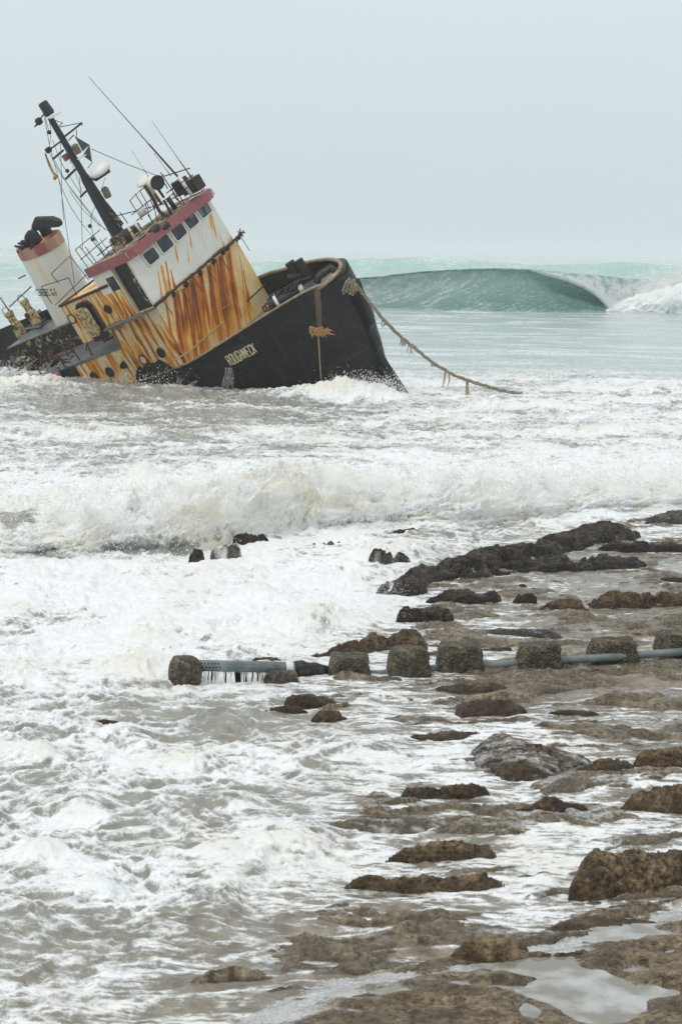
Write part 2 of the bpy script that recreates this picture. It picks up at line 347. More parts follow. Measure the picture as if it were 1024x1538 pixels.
# ================================================================== SEA
PXs = np.linspace(-320, 1344, 980)
vs_ = np.concatenate([np.geomspace(2.3, 20, 50)[:-1], np.arange(20, 92, .45), np.arange(92, 175, .9), np.arange(175, 480, .85), np.arange(480, 1010, 1.35), np.arange(1010, 1420, 2.0)])
GX, GV = np.meshgrid(PXs, vs_)
GPY = GV + 374 + (GX - 512) * math.tan(ROLL)
X, Y = np_ground(GX, GPY)
Dn = Y
def ctrl(pts, sx=120.0, sy=45.0, default=None):
    """smooth field over the ground from measured spots (px, py, value); normalised gaussians"""
    num = np.zeros_like(GX); den = np.full_like(GX, 1e-6)
    for (a, b, v) in pts:
        w = np.exp(-((GX - a) / sx) ** 2 - ((GPY - b) / sy) ** 2); num += w * v; den += w
    return num / den
cov = ctrl([(0, 570, .45), (150, 575, .4), (400, 580, .3), (560, 578, .75), (700, 575, .6), (850, 575, .6), (1000, 570, .65),
    (100, 600, .30), (300, 600, .26), (500, 605, .34), (700, 605, .5), (900, 600, .54), (1050, 600, .54),
    (0, 645, .58), (150, 640, .42), (300, 645, .42), (500, 640, .46), (700, 645, .54), (900, 645, .56), (1050, 640, .6),
    (0, 690, .52), (150, 690, .5), (300, 685, .5), (500, 680, .56), (700, 685, .6), (900, 690, .6), (1050, 690, .6),
    (0, 745, .72), (120, 745, .8), (300, 740, .85), (500, 740, .88), (700, 740, .9), (900, 735, .9), (1050, 735, .85),
    (60, 800, .75), (200, 800, .8), (400, 790, .8), (600, 785, .6), (740, 785, .45), (900, 775, .62), (1050, 770, .5),
    (60, 860, .92), (200, 870, .92), (350, 865, .9), (480, 860, .8), (580, 840, .62), (700, 880, .42), (850, 865, .36), (1000, 850, .36),
    (60, 930, .9), (220, 930, .86), (370, 930, .82), (500, 910, .85), (560, 905, .85), (640, 905, .5), (760, 920, .42), (900, 910, .28), (1020, 930, .2),
    (40, 1000, .72), (180, 995, .74), (330, 1000, .7), (430, 970, .7), (560, 985, .55), (700, 955, .52), (830, 955, .42), (960, 960, .3),
    (40, 1050, .5), (180, 1060, .5), (330, 1055, .5), (430, 1075, .42), (560, 1060, .5), (640, 1060, .58), (800, 1040, .22), (950, 1030, .18),
    (60, 1115, .62), (220, 1110, .56), (380, 1110, .48), (530, 1120, .52), (630, 1130, .72), (700, 1120, .65), (800, 1095, .72), (930, 1080, .45), (1040, 1100, .4),
    (60, 1190, .62), (220, 1190, .6), (380, 1190, .55), (520, 1185, .5), (640, 1160, .68), (740, 1200, .5), (860, 1200, .66), (980, 1220, .6),
    (60, 1265, .6), (220, 1260, .58), (380, 1265, .62), (500, 1270, .72), (570, 1240, .6), (700, 1235, .45), (800, 1260, .66), (900, 1235, .7),
    (60, 1335, .52), (220, 1330, .56), (380, 1330, .5), (480, 1320, .5), (640, 1340, .52), (760, 1320, .64), (830, 1340, .66), (950, 1350, .5),
    (60, 1405, .48), (200, 1400, .5), (330, 1380, .44), (450, 1400, .34), (560, 1380, .3), (640, 1400, .46), (720, 1370, .55),
    (60, 1480, .55), (170, 1470, .55), (300, 1450, .42), (360, 1500, .48), (480, 1450, .34), (600, 1430, .42),
    (60, 1540, .5), (250, 1540, .5), (400, 1540, .5), (600, 1540, .4), (900, 1500, .3)], 95, 34)
cov = np.minimum(cov, .80) - .02 * sstep(1030, 1100, GPY)
shallow = ctrl([(0, 600, .0), (500, 600, 0), (1000, 600, 0), (200, 600, .12), (0, 750, 0), (500, 740, 0), (1000, 730, 0), (0, 900, 0), (300, 900, 0), (600, 850, .05), (750, 800, .15), (1000, 800, .25),
    (700, 880, .35), (900, 870, .4), (650, 950, .35), (800, 930, .8), (950, 930, .9), (0, 1000, .1), (300, 1000, .1), (600, 1000, .5), (900, 1020, .95), (750, 1030, .9), (500, 1060, .45), (300, 1060, .25), (0, 1060, .15),
    (600, 1100, .45), (800, 1080, .7), (960, 1080, .8), (400, 1150, .2), (100, 1150, .1), (600, 1180, .5), (800, 1180, .6), (1000, 1200, .6), (600, 1250, .6), (400, 1250, .15), (100, 1250, .1), (800, 1280, .5),
    (600, 1350, .85), (500, 1380, .85), (750, 1340, .5), (300, 1330, .25), (100, 1350, .2), (400, 1400, .7), (550, 1420, 1), (300, 1420, .8), (100, 1430, .25), (230, 1440, .8), (450, 1470, .8), (120, 1490, .4), (200, 1530, .7), (60, 1540, .6), (400, 1530, .7), (800, 1450, .9), (900, 1400, .8)], 110, 42)
flow = sstep(430, 640, GX + (GPY - 1000) * .0 - 90 * np.sin((GPY - 900) / 160)) * sstep(840, 960, GPY)
flow = np.clip(flow + .8 * sstep(1330, 1430, GPY + (GX - 300) * .12), 0, 1)
near = 1 - sstep(88, 110, Y + 6 * fbm(X / 9, Y / 14, 3, 40))          # broken water inshore of about 97 m
# -- patterns
def pip(px, py, poly):
    inside = np.zeros(px.shape, bool); n = len(poly); dmin = np.full(px.shape, 1e9)
    for i in range(n):
        x0, y0 = poly[i]; x1, y1 = poly[(i + 1) % n]
        c = ((y0 > py) != (y1 > py)) & (px < (x1 - x0) * (py - y0) / (y1 - y0 + 1e-12) + x0); inside ^= c
        dx, dy = x1 - x0, y1 - y0; t_ = np.clip(((px - x0) * dx + (py - y0) * dy) / (dx * dx + dy * dy + 1e-12), 0, 1)
        dmin = np.minimum(dmin, np.hypot(px - x0 - t_ * dx, py - y0 - t_ * dy))
    return np.where(inside, dmin, -dmin)
SHELF = [tuple(ground(x, y).xy) for x, y in ((985, 762), (1500, 735), (1500, 1790), (-60, 1790), (90, 1535), (180, 1472), (260, 1428), (330, 1398), (400, 1348), (470, 1322), (520, 1300), (545, 1262), (470, 1232), (440, 1205), (500, 1172), (590, 1132), (600, 1100), (520, 1085), (440, 1085), (390, 1045), (460, 1003), (455, 985), (520, 955), (590, 930), (600, 900), (570, 885), (640, 850), (740, 815), (850, 785), (940, 775))]
rsel = (GPY[:, GPY.shape[1] // 2] > 740); r0_ = int(np.argmax(rsel))
sd_f = np.full_like(GX, -5.0); sd_f[r0_:] = pip(X[r0_:], Y[r0_:], SHELF)
sd_f += .35 * fbm(X / 1.2, Y / 1.6, 3, 8)
smask = sstep(-.5, .7, sd_f); flow = np.clip(np.maximum(flow * .6, sstep(-.9, .5, sd_f)), 0, 1)
halo = np.zeros_like(GX)
for (hx, hy, hw, hh) in HALO:
    halo = np.maximum(halo, np.exp(-((GX - hx) / (hw * .75 + 18)) ** 2 - ((GPY - hy - 4) / (hh * .8 + 9)) ** 2))
def slope_y(Z_): return np.gradient(Z_, axis=0) / np.gradient(Y, axis=0)
lod = .62 + .38 * sstep(25, 42, Y) + .3 * sstep(50, 90, Y)
wx = X + .6 * fbm(X / 1.1, Y / 1.1, 3, 1); wy = Y + .6 * fbm(X / 1.1, Y / 1.1, 3, 2)
big = fbm(wx / 1.7, wy / 2.2, 5, 3)
lace = ridged(wx / .55, wy / .62, 3, 4)
lace2 = ridged(wx / .22 + big, wy / .24, 2, 5)
ang = rad(13); fxx = (X * math.cos(ang) + Y * math.sin(ang)); fyy = (-X * math.sin(ang) + Y * math.cos(ang))
warp = .55 * fbm(X / 1.9, Y / 2.2, 3, 9)
strk = fbm(fxx / 1.5, (fyy + warp) / .36, 5, 6, .6); strk2 = ridged(fxx / .8, (fyy + warp) / .13, 4, 7)
# heights of the broken water and of the thin sheet running over the shelf
sw = .15 * fbm(wx / 1.5, wy / 1.9, 4, 32) + .075 * (ridged(wx / .7, wy / .85, 3, 33) - .4) + .045 * fbm(wx / .32, wy / .36, 3, 37)
shelfz = .06 * fbm(fxx / 2.4, (fyy + warp) / 1.05, 4, 35, .5)
bed = .16 * fbm(fxx / 1.9, (fyy + warp) / .75, 5, 45, .55) + .05 * (ridged(fxx / 1.6, (fyy + warp) / .45, 3, 46) - .3) + .014 * fbm(X / .22, Y / .26, 3, 47, .5)
bed = bed * .88 + .12 * np.round(bed / .07 + .6 * fbm(X / .8, Y / .8, 3, 48)) * .07
shelfz = shelfz + .45 * bed * smask
s_t = np.clip(slope_y(sw), -.6, .6); s_f = np.clip(slope_y(shelfz), -.6, .6)
wxf = X + 2 * fbm(X / 5, Y / 4, 3, 11); wyf = Y + 1.2 * fbm(X / 5, Y / 4, 3, 12)
pat_far = .62 * fbm(wxf / 4.5, wyf / 2.6, 5, 13, .6) + .42 * (ridged(wxf / 2.6, wyf / 1.1, 4, 14) - .25) - .5 * s_t
farw = sstep(47, 62, Y)
pat_turb = .62 * big + .30 * (lace - .25) + .22 * (lace2 - .25) - .85 * s_t
pat_flow = .62 * strk + .30 * (strk2 - .25) + .15 * big - 1.1 * s_f
pat = (pat_turb * (1 - farw) + pat_far * farw) * (1 - flow) + pat_flow * flow
foam = np.clip(.575 + (cov - .56) * 1.05 + pat * .60 - .14 * halo, 0, 1)
# -- the bore: breaking front of white water crossing the frame (crest line measured along the ground)
bp = np.array([-320, -60, 0, 60, 120, 200, 280, 400, 500, 600, 700, 800, 900, 1024, 1344.])
by = np.array([830, 834, 838, 840, 840, 838, 832, 806, 797, 792, 788, 779, 769, 760, 750.])
bz = np.array([.9, .95, 1.0, .85, .95, 1.25, 1.35, 1.25, 1.15, 1.0, .9, .8, .62, .5, .5])
base_y = np.array([ground(a, b).y for a, b in zip(bp, by)])
fy0 = np.interp(GX, bp, base_y); fz0 = np.interp(GX, bp, bz)
dB = Y - fy0
front = sstep(.5, 2.4, dB); back = 1 - sstep(2.4, 13, dB)
env = front * back
lump = billow(X / 1.1, Y / 1.3, 5, 23, .6); lump2 = billow(X / .33, Y / .4, 4, 26, .62)
bore = fz0 * env * (.62 + .5 * (lump - .25) + .4 * fbm(X / 2.3, Y / 3, 2, 24)) + env * .12 * (lump2 - .3)
foam = np.clip(foam + .30 * env + .14 * env * fbm(X / .9, Y / .9, 4, 25), 0, 1)
# -- heights
tur = .10 * billow(wx / .45, wy / .5, 4, 34)
ampl = 1 + .5 * sstep(50, 85, Y)
zn = (sw * 1.05 * ampl + tur * np.clip(foam * 1.6 - .4, 0, 1)) * (1 - flow * .75) + (shelfz - .05) * flow - .02 * halo
mid = .14 * fbm(X / 16, Y / 7, 3, 41) + .05 * fbm(X / 5, Y / 2.2, 3, 42)
pg = ground(350, 1012); phol = np.exp(-((X - pg.x) / .75) ** 2 - ((Y - pg.y) / .7) ** 2)
zn = zn * (1 - .85 * phol) - .09 * phol
Z = zn * near + mid * (1 - near) * (1 - sstep(400, 1500, Y) * .5) + bore
rockfrac = ctrl([(700, 870, .25), (850, 865, .16), (950, 850, .18), (930, 900, .5), (800, 930, .5), (700, 950, .35), (950, 940, .62), (600, 965, .2), (560, 985, .3), (850, 1030, .6), (960, 1020, .75), (650, 1030, .45), (750, 1035, .5), (560, 1060, .25), (620, 1100, .3), (800, 1090, .22), (960, 1080, .5), (900, 1050, .45), (700, 1130, .08), (600, 1170, .25), (560, 1220, .4), (700, 1200, .4), (850, 1190, .25), (960, 1220, .25), (700, 1250, .3), (820, 1260, .12), (640, 1340, .2), (560, 1330, .28), (780, 1320, .1), (480, 1380, .6), (560, 1390, .66), (620, 1400, .5), (660, 1370, .25), (420, 1430, .66), (330, 1420, .55), (250, 1440, .45), (450, 1480, .6), (300, 1490, .4), (150, 1520, .5), (900, 1340, .3), (700, 1480, .8), (1000, 1450, .8)], 80, 26)
bsel = sd_f > 0; bn_ = (bed - bed[bsel].mean()) / bed[bsel].std()
tq = -(4.91 * (np.clip(rockfrac * .85, .04, .96) ** .14 - (1 - np.clip(rockfrac * .85, .04, .96)) ** .14)) + .25 * fbm(X / 2.5, Y / 3, 2, 53)
rel = .036 * (bn_ - tq) - .55 * (1 - smask)
Zs = Z + rel
# -- low rollers seen in the surf between ship and bore
rollsum = np.zeros_like(X)
for (a, b, w, h, L) in ((540, 602, 55, .62, 1.3), (585, 602, 26, .3, .9), (480, 600, 60, .4, 1.2), (400, 597, 80, .22, 1.2), (250, 590, 70, .35, 1.0), (60, 584, 70, .4, 1.2), (980, 590, 45, .45, 1.2), (815, 682, 40, .3, .7), (130, 655, 160, .25, 1.5), (420, 655, 120, .22, 1.2), (30, 588, 90, .3, 1.5), (640, 640, 130, .25, 1.4), (215, 728, 30, .5, .7), (760, 610, 90, .22, 1.2), (330, 618, 130, .2, 1.4), (950, 650, 90, .25, 1.3),
                        (215, 965, 40, .18, .5), (20, 1020, 50, .14, .6), (390, 905, 40, .25, .6), (210, 1005, 40, .10, .5), (470, 940, 50, .3, .6), (610, 838, 46, .28, .9), (560, 842, 40, .25, .8), (60, 1140, 30, .16, .3), (120, 1225, 45, .16, .35), (440, 1270, 60, .10, .4), (180, 1105, 40, .12, .3), (60, 1290, 50, .14, .3), (330, 1290, 40, .1, .25), (140, 1345, 40, .1, .25), (350, 1215, 40, .1, .25), (270, 1150, 50, .1, .3)):
    g = ground(a, b); W = w * g.y / FPX
    r = np.exp(-((X - g.x) / W) ** 2) * np.where(Y < g.y, np.exp(-((Y - g.y) / (L * .5)) ** 2), np.exp(-((Y - g.y) / (L * 1.6)) ** 2))
    Z += h * r * (.75 + .7 * lump + .3 * lump2)
    foam = np.clip(foam + (.16 + .22 * (h == .62) + .1 * (h > .45)) * r * (1 + fbm(X / .5, Y / .5, 3, 61)), 0, 1); rollsum += r
cream = np.clip(-.02 + .7 * fbm(X / 2.2, Y / 2.2, 3, 51) + .45 * np.clip(rollsum, 0, 1) + .25 * env, 0, 1) * near
shallow = np.clip(shallow + .5 * halo, 0, 1)
# -- outer water: streaks of reflected foam and the second swell far out
teal = 1 - near
foam_out = np.clip(.30 + .55 * fbm(X / 9, Y / 3.2, 4, 62) * sstep(80, 130, Y) + .16 * ridged(X / 14, Y / 2.6, 3, 63), 0, .52)
foam = foam * near + foam_out * (1 - near)
sx2 = np.interp(GX, [-320, 0, 300, 480, 620, 700, 800, 860, 930, 1024, 1344], [2.2, 2.6, 3.2, 4.2, 4.95, 4.7, 4.1, 4.3, 4.85, 4.3, 4.0])
yc2 = 330 + 10 * fbm(X / 60, 0 * X, 2, 71)
r2 = np.where(Y < yc2, np.exp(-((Y - yc2) / 11) ** 2), np.exp(-((Y - yc2) / 34) ** 2))
Z += sx2 * r2
face = np.clip(np.where(Y < yc2 + 3, r2, 0) * .55, 0, 1)  # swell teal kept paler to paint in the haze
stre = fbm((X - .9 * (Y - yc2)) / 4.5, Y / 12, 4, 72)
foam = np.where((r2 > .1) & (Y > 200), np.clip(.40 + .28 * stre, 0, .55), foam)
Z += .7 * fbm(X / 40, Y / 22, 3, 73) * sstep(120, 300, Y) * (1 - r2)
Z -= .15 * sstep(1000, 3000, Y)
grid_obj('sea', X, Y, Z, M['sea'], dict(foam=foam, shallow=shallow * near, teal=teal, cream=cream, face=face, flow=flow * near), kind='structure')
rs = slice(r0_, None)
keepS = np.zeros_like(GX, bool); keepS[rs] = sd_f[rs] > -1.1
sl_s = np.clip(slope_y(bed), -1, 1)
fs_ = np.clip(.31 + (cov - .45) * .8 + .40 * strk + .32 * (strk2 - .25) - .45 * sl_s - .10 * np.clip(rel / .05, 0, 2), 0, .85)
band = np.clip(.5 + .9 * fbm(fxx / 1.4, (fyy + warp) / .30, 5, 49, .6) + .25 * fbm(X / .12, Y / .16, 3, 50), 0, 1)
SHELF_OBJ = grid_obj('rock_shelf', X, Y, Zs, M['shelf'], dict(foam=fs_, wet=np.clip(.85 - rel / .05, 0, 1) * .7, band=band), keep=keepS, kind='structure')
def sea_z(x, y):
    """height of the sea sheet at a ground point"""
    v = H * FPX / max(y, 1); r = int(np.argmin(np.abs(vs_ - v)));
    px = 512 + x * FPX / y; c = int(np.clip(np.argmin(np.abs(PXs - px)), 0, len(PXs) - 1))
    return float(Z[r, c])

def bore_mesh():
    px = np.linspace(-320, 1344, 1700); m_ = 120; t_ = np.linspace(0, 1, m_)[:, None]
    yb = np.interp(px, bp, base_y); zb_ = np.interp(px, bp, bz)
    xm = (px - 512) * yb / FPX
    zb_ = zb_ * (.86 + .42 * fbm(xm / 1.7, 0 * xm, 3, 151)); yb = yb + .5 * fbm(xm / 1.4, 0 * xm + 4, 3, 152)
    # section: foot, steep rounded front, crest, long back
    th = np.clip(t_ / .62, 0, 1) * math.pi * .5; bk = np.clip((t_ - .62) / .38, 0, 1)
    yy = yb[None] + 1.5 * (1 - np.cos(th)) + 3.4 * bk; zz = zb_[None] * (np.sin(th) ** .9 * (1 - .55 * bk ** 1.5)) - .10
    XX = (px[None] - 512) * yy / FPX
    arc = np.where(t_ < .62, t_ / .62 * 1.9, 1.9 + bk * 3.4) + 0 * XX
    bl = billow(XX / 1.0 + .4 * fbm(XX / .8, arc / .8, 2, 160), arc / .8, 5, 161, .62); b3 = billow(XX / .28, arc / .26, 4, 163, .65); lo = fbm(XX / 2.2, arc / 1.8, 3, 162)
    dsp = .70 * (bl - .22) + .34 * lo + .10 * (b3 - .25)
    dsp = dsp * (1 - .7 * np.exp(-((px[None] - 10) / 55) ** 2) * sstep(.25, .5, t_))
    fade = sstep(0, .08, t_) * (1 - sstep(.8, 1, t_) * .8)
    ny, nz = -np.cos(th) * (1 - bk), np.sin(th) + 0 * bk
    yy = yy + dsp * ny * fade; zz = zz + dsp * nz * fade * np.clip(zb_[None], .4, 1.2) + .05
    zz[-4:] -= .25
    fo = np.clip(.86 + .45 * lo + .5 * (bl - .25) + .35 * fbm(XX / .35, arc / .35, 3, 164), 0, 1)
    # green-brown water still showing in the curl at the left and in the dark hollow next to it
    PXg = px[None] + 0 * arc
    cut = np.exp(-((PXg - 22) / 34) ** 2) * sstep(.3, .5, t_) * (1 - .5 * sstep(.75, .95, t_)) * .75 + np.exp(-((PXg - 75) / 40) ** 2 - ((t_ - .08) / .07) ** 2) * .6 + np.exp(-((PXg - 210) / 50) ** 2 - ((t_ - .07) / .09) ** 2) * .42 + np.exp(-((PXg - 280) / 40) ** 2 - ((t_ - .04) / .06) ** 2) * .3
    fo = np.clip(fo - cut, 0, 1)
    cr_ = np.clip(.28 + 1.3 * fbm(XX / 1.0, arc / .8, 4, 165) + .25 * np.exp(-((PXg - 330) / 160) ** 2), 0, 1)
    grid_obj('surf_bore', XX, yy, zz, M['sea'], dict(foam=fo, shallow=0, teal=0, cream=cr_, face=0, flow=0), kind='structure')
    return px, yb, zb_
BPX, BYB, BZB = bore_mesh()
# ------------------------------------------------------------------ breaking wave far out
def far_wave():
    n = 420; px = np.linspace(240, 1180, n); Dw = 214.0
    h = np.interp(px, [240, 330, 430, 500, 560, 620, 680, 740, 790, 830, 900, 960, 1180], [.2, .8, 1.9, 2.7, 3.15, 3.75, 4.1, 4.3, 4.25, 4.05, 3.65, 3.4, 3.0])
    k = np.ones(9) / 9; h = np.convolve(np.pad(h, 4, mode='edge'), k, 'valid')
    L = np.interp(px, [240, 740, 790, 830, 860, 885, 905, 1180], [0, 0.0, .10, .32, .52, .76, 1.02, 1.02])
    L = np.maximum(L, .035)
    hol = np.interp(px, [240, 640, 780, 850, 1180], [0, .0, .12, .5, .6])
    yoff = np.interp(px, [240, 500, 800, 905, 1180], [2.0, 1.0, 0, -.6, -1])
    rows = []; face = []; st = []
    for s in np.linspace(-1, 0, 26):
        d = s * 8; rows.append((d * h * 0 + d * np.maximum(h, 1) * .8, h * (1 - abs(s) ** 1.6) ** 1.5)); face.append(.25 * np.ones(n)); st.append(s * 2)
    tip = None
    for s in np.linspace(.04, 1, 18):
        d = 1.25 * h * L * s; z = h * (1 - 1.0 * (L * s) ** 2) + .05 * h * np.sin(math.pi * s) * L
        rows.append((d, z)); face.append(.45 + 0 * h); st.append(s)
    for s in np.linspace(1, 0, 12):
        d = 1.25 * h * L * s - .05 * h * np.minimum(1, L * 5); z = h * (1 - 1.0 * (L * s) ** 2) - .09 * h * np.minimum(1, L * 5)
        rows.append((d, np.maximum(z, -.3))); face.append(.8 + 0 * h); st.append(1 + (1 - s))
    for s in np.linspace(.03, 1, 44):
        d = -.02 * h * np.minimum(1, L * 5) - .42 * h * hol * np.sin(math.pi * min(1, s * 1.25)) ** .8 + (1.25 + .5 * (1 - hol)) * h * s ** 2.4
        z = (1 - .09 * np.minimum(1, L * 5)) * h * (1 - s) ** (1.0 + .5 * (1 - hol)) - .35 * s ** 6
        rows.append((d, z)); face.append((.34 + .62 * s ** .8) * np.interp(px, [430, 560, 680, 820], [.12, .3, .75, 1])); st.append(2 + s * 3)  # haze painted in as paler teal leftwards, hollow shade as darker teal low down
    Dd = np.array([r[0] for r in rows]); Zz = np.array([r[1] for r in rows]); st = np.array(st)[:, None] + 0 * Dd
    xx = (px - 512) * Dw / FPX
    XX = np.broadcast_to(xx, Dd.shape).copy(); YY = Dw - Dd + yoff * 2
    wob = fbm(XX / 2.2, st * 1.3, 4, 81)
    YY += wob * .25; Zz = Zz + .10 * fbm(XX / 1.1, st * 2, 3, 82)
    Zz[-6:] = np.minimum(Zz[-6:], .2)
    xw = XX + 2.1 * (st - 2) + .35 * (st - 2) ** 2 + .8 * fbm(XX / 3, st / 1.2, 2, 86); strk = fbm(xw / .6, st / 2.2, 5, 83, .62) + .45 * fbm(XX / 2.5, st / .8, 3, 84)
    facev = np.array([np.broadcast_to(f, n) for f in face])
    foam = np.clip(.40 + .46 * strk * (1.25 - 1.0 * sstep(640, 860, px))[None, :] * np.where(st > 2, np.clip((st - 2) / 1.6, .5, 1), .7), 0, .66)
    lipm = ((st > .55) & (st < 1.4)) * sstep(.1, .5, L)[None, :]
    foam = np.clip(foam + lipm * (.25 + .5 * fbm(XX / .5, st * 4, 3, 85)) * sstep(.6, 1.0, st), 0, .9)
    foam = np.clip(foam + ((st > -.15) & (st < 1.9)) * (.16 + .4 * fbm(XX / .8, st * 3, 3, 87)) * sstep(500, 640, px)[None, :], 0, .9)
    lowband = sstep(4.4, 5, st) * .15
    foam = np.clip(foam + lowband, 0, .9)
    return grid_obj('breaking_wave', XX, YY, Zz, M['wave'], dict(foam=foam, shallow=0, teal=1, cream=0, face=np.clip(facev, 0, 1), flow=0), kind='structure')
far_wave()
def far_foam():
    n, m_ = 260, 90
    px = np.linspace(896, 1230, n); th = np.linspace(0, math.pi, m_)
    PXg, TH = np.meshgrid(px, th)
    hh = np.interp(PXg, [896, 905, 920, 945, 985, 1024, 1230], [.05, .7, 1.4, 2.2, 3.0, 3.6, 4.0])
    Dw = 209.5; xx = (PXg - 512) * Dw / FPX
    ax = xx / 1.2; az = TH * 2.2
    bl = billow(ax / 1.5, az / 1.3, 5, 91, .5); b2 = fbm(xx / 3, TH, 3, 95)
    r = hh * (.90 + .42 * (bl - .25) + .14 * b2)
    YY = Dw - np.cos(TH) * r * 1.1 - .5 * bl; ZZ = np.sin(TH) ** .8 * r - .15
    return grid_obj('white_water', xx, YY, ZZ, M['farfoam'], kind='structure')
far_foam()

# ================================================================== SHIP
O_PX = (285, 545); SC = 35.0
d0 = ray(*O_PX); O = CAM + d0 * (FPX / SC / d0.dot(D0v))
Rs = (RV - d0 * RV.dot(d0)).normalized(); Us = Rs.cross(d0)
def wv(x, y, z): return (Rs * x + d0 * y + Us * z)
Fw = wv(.642, -.731, .2336).normalized()
Uw = wv(-.507, -.1757, .844); Uw = (Uw - Fw * Uw.dot(Fw)).normalized()
Pw = Uw.cross(Fw).normalized()
ship = empty('shipwreck'); SM = Matrix((Fw, Pw, Uw)).transposed().to_4x4(); SM.translation = O
ship.matrix_world = SM; SMI = SM.inverted()
tag(ship, 'rusty tugboat wreck with black hull and white wheelhouse heeled over in the surf', 'shipwreck')
lc = SMI @ CAM; R3 = SMI.to_3x3()
def S(px, py, f=None, p=None, u=None):
    d = R3 @ ray(px, py)
    k, v = (0, f) if f is not None else ((1, p) if p is not None else (2, u))
    return lc + d * ((v - lc[k]) / d[k])
def proj(v):
    w = SM @ Vector(v) - CAM; z = w.dot(D0v)
    return (512 + FPX * w.dot(RV) / z, 769 - FPX * w.dot(VV) / z)

# ---- hull: rings lofted from gunwale to keel
gun_s = [(-15, .1, .9), (-12, 0, .6), (-9, 0, .3), (-6, 0, .1), (-3, 0, 0)]
gun_s += [tuple(S(a, b, p=c)) for a, b, c in ((285, 545, 0), (330, 517, .15), (380, 485, .55), (430, 453.5, 1.15), (458, 437.5, 1.6), (477, 428, 2.0), (498, 424, 2.45))]
tipf, tipp, tipu = S(519, 417, p=3.15)
gun_s += [(tipf, 3.15, tipu)]
mir = [(f, 6.3 - p, u) for (f, p, u) in gun_s[:-1]][::-1]
gun = gun_s + [(tipf + .02, 3.3, tipu)] + mir
def ring(du, inset, df, cp=3.2):
    out = []
    for (f, p, u) in gun:
        w = sstep(-4, 8, f)
        ww = float(w)
        pp = cp + (p - cp) * (1 - inset * ww - .06 * inset)
        out.append((f + df * ww, pp, u + du * (1 if True else 1)))
    return out
rings = [gun, ring(-.9, .02, .05), ring(-2.0, .05, .0), ring(-3.4, .14, -.35), ring(-5.2, .28, -1.0), ring(-7.5, .5, -2.2), ring(-9, .9, -3.5)]
def resample(pts, n):
    P_ = np.array(pts, float); d = np.r_[0, np.cumsum(np.linalg.norm(np.diff(P_, axis=0), axis=1))]
    t = np.linspace(0, d[-1], n); q = np.stack([np.interp(t, d, P_[:, i]) for i in range(3)], 1)
    for _ in range(2): q[1:-1] = q[1:-1] * .5 + (q[:-2] + q[2:]) * .25
    return q
RG = np.array([resample(r, 120) for r in rings])
lv = np.linspace(0, len(rings) - 1, 49)
RGf = np.array([RG[int(min(math.floor(a), len(rings) - 2))] * (1 - (a - min(math.floor(a), len(rings) - 2))) + RG[int(min(math.floor(a), len(rings) - 2)) + 1] * (a - min(math.floor(a), len(rings) - 2)) for a in lv])
dent = .09 * fbm(RGf[:, :, 0] / 1.1, RGf[:, :, 2] / .9 + RGf[:, :, 1] / 2, 3, 101)
sgn = np.where(RGf[:, :, 1] < 3.2, -1, 1)
RGf[:, :, 1] += dent * sgn * sstep(0, .1, lv / 6)[:, None]
hull = grid_obj('hull', RGf[:, :, 0], RGf[:, :, 1], RGf[:, :, 2], M['hull'], dict(rust=np.zeros(RGf.shape[:2])), parent=ship)
sl = hull.modifiers.new('plate', 'SOLIDIFY'); sl.thickness = .05; sl.offset = 0
def bvh_of(o):
    return BVHTree.FromPolygons([v.co[:] for v in o.data.vertices], [p.vertices[:] for p in o.data.polygons])
HB = bvh_of(hull)
def on_hull(px, py, off=.05, tree=None):
    d = (R3 @ ray(px, py)).normalized(); h = (tree or HB).ray_cast(lc, d)
    return (h[0] - d * off) if h[0] else None
# deck
fd = MB(); dk = [q for q in RG[0]]
sb = [Vector(q) + Vector((0, .04, -.35)) for q in RG[0][:60]]; pb = [Vector(q) + Vector((0, -.04, -.35)) for q in RG[0][::-1][:60]]
n = len(sb); fd.add(sb + pb, [(i, i + 1, n + i + 1, n + i) for i in range(n - 1)])
fd.build('deck', M['deck'], ship)
# chafed strip along starboard gunwale
cs = MB(); cs.tube([Vector(q) + Vector((0, -.02, .02)) for q in RG[0][12:58]], .05, 6); cs.build('gunwale_strip', M['capstrip'], ship)
rb = MB()
for a, b in (((340, 571), (424, 527)), ((424, 524), (466, 497))):
    pts = [on_hull(a[0] + (b[0] - a[0]) * k / 8, a[1] + (b[1] - a[1]) * k / 8, .03) for k in range(9)]
    rb.tube([q for q in pts if q], .05, 5)
rb.build('rubbing_strake', M['hull'], ship, True)
# bulwark round the bow and along the port side
top = [S(a, b, p=c) for a, b, c in ((478, 433, 2.0), (491, 425, 2.2), (503, 414, 2.55), (510, 405, 2.95), (513.5, 397, 3.5), (507.5, 391, 4.2), (494, 388.5, 4.9), (477, 390.5, 5.5), (458, 394, 5.9), (431, 403, 6.3), (401, 410, 6.4))]
top += [Vector((-3, 6.35, .75)), Vector((-7, 6.3, .9)), Vector((-11, 6.3, 1.4)), Vector((-14, 6.2, 2.0))]
tr = resample(top, 70); dg = np.array([min(RG[0], key=lambda q: (q[0] - t_[0]) ** 2 + 1.2 * (q[1] - t_[1]) ** 2) for t_ in tr]); 
for _ in range(3): dg[1:-1] = dg[1:-1] * .5 + (dg[:-2] + dg[2:]) * .25
BW = np.array([tr * (1 - k) + dg * k for k in np.linspace(0, 1, 7)])
bw = grid_obj('bulwark', BW[:, :, 0], BW[:, :, 1], BW[:, :, 2], M['hull'], dict(rust=np.zeros(BW.shape[:2])), parent=ship)
s_ = bw.modifiers.new('plate', 'SOLIDIFY'); s_.thickness = .07; s_.offset = 0
cp = MB(); cp.tube([Vector(q) for q in tr], .085, 6); cp.build('bulwark_cap', M['capstrip'], ship, True)
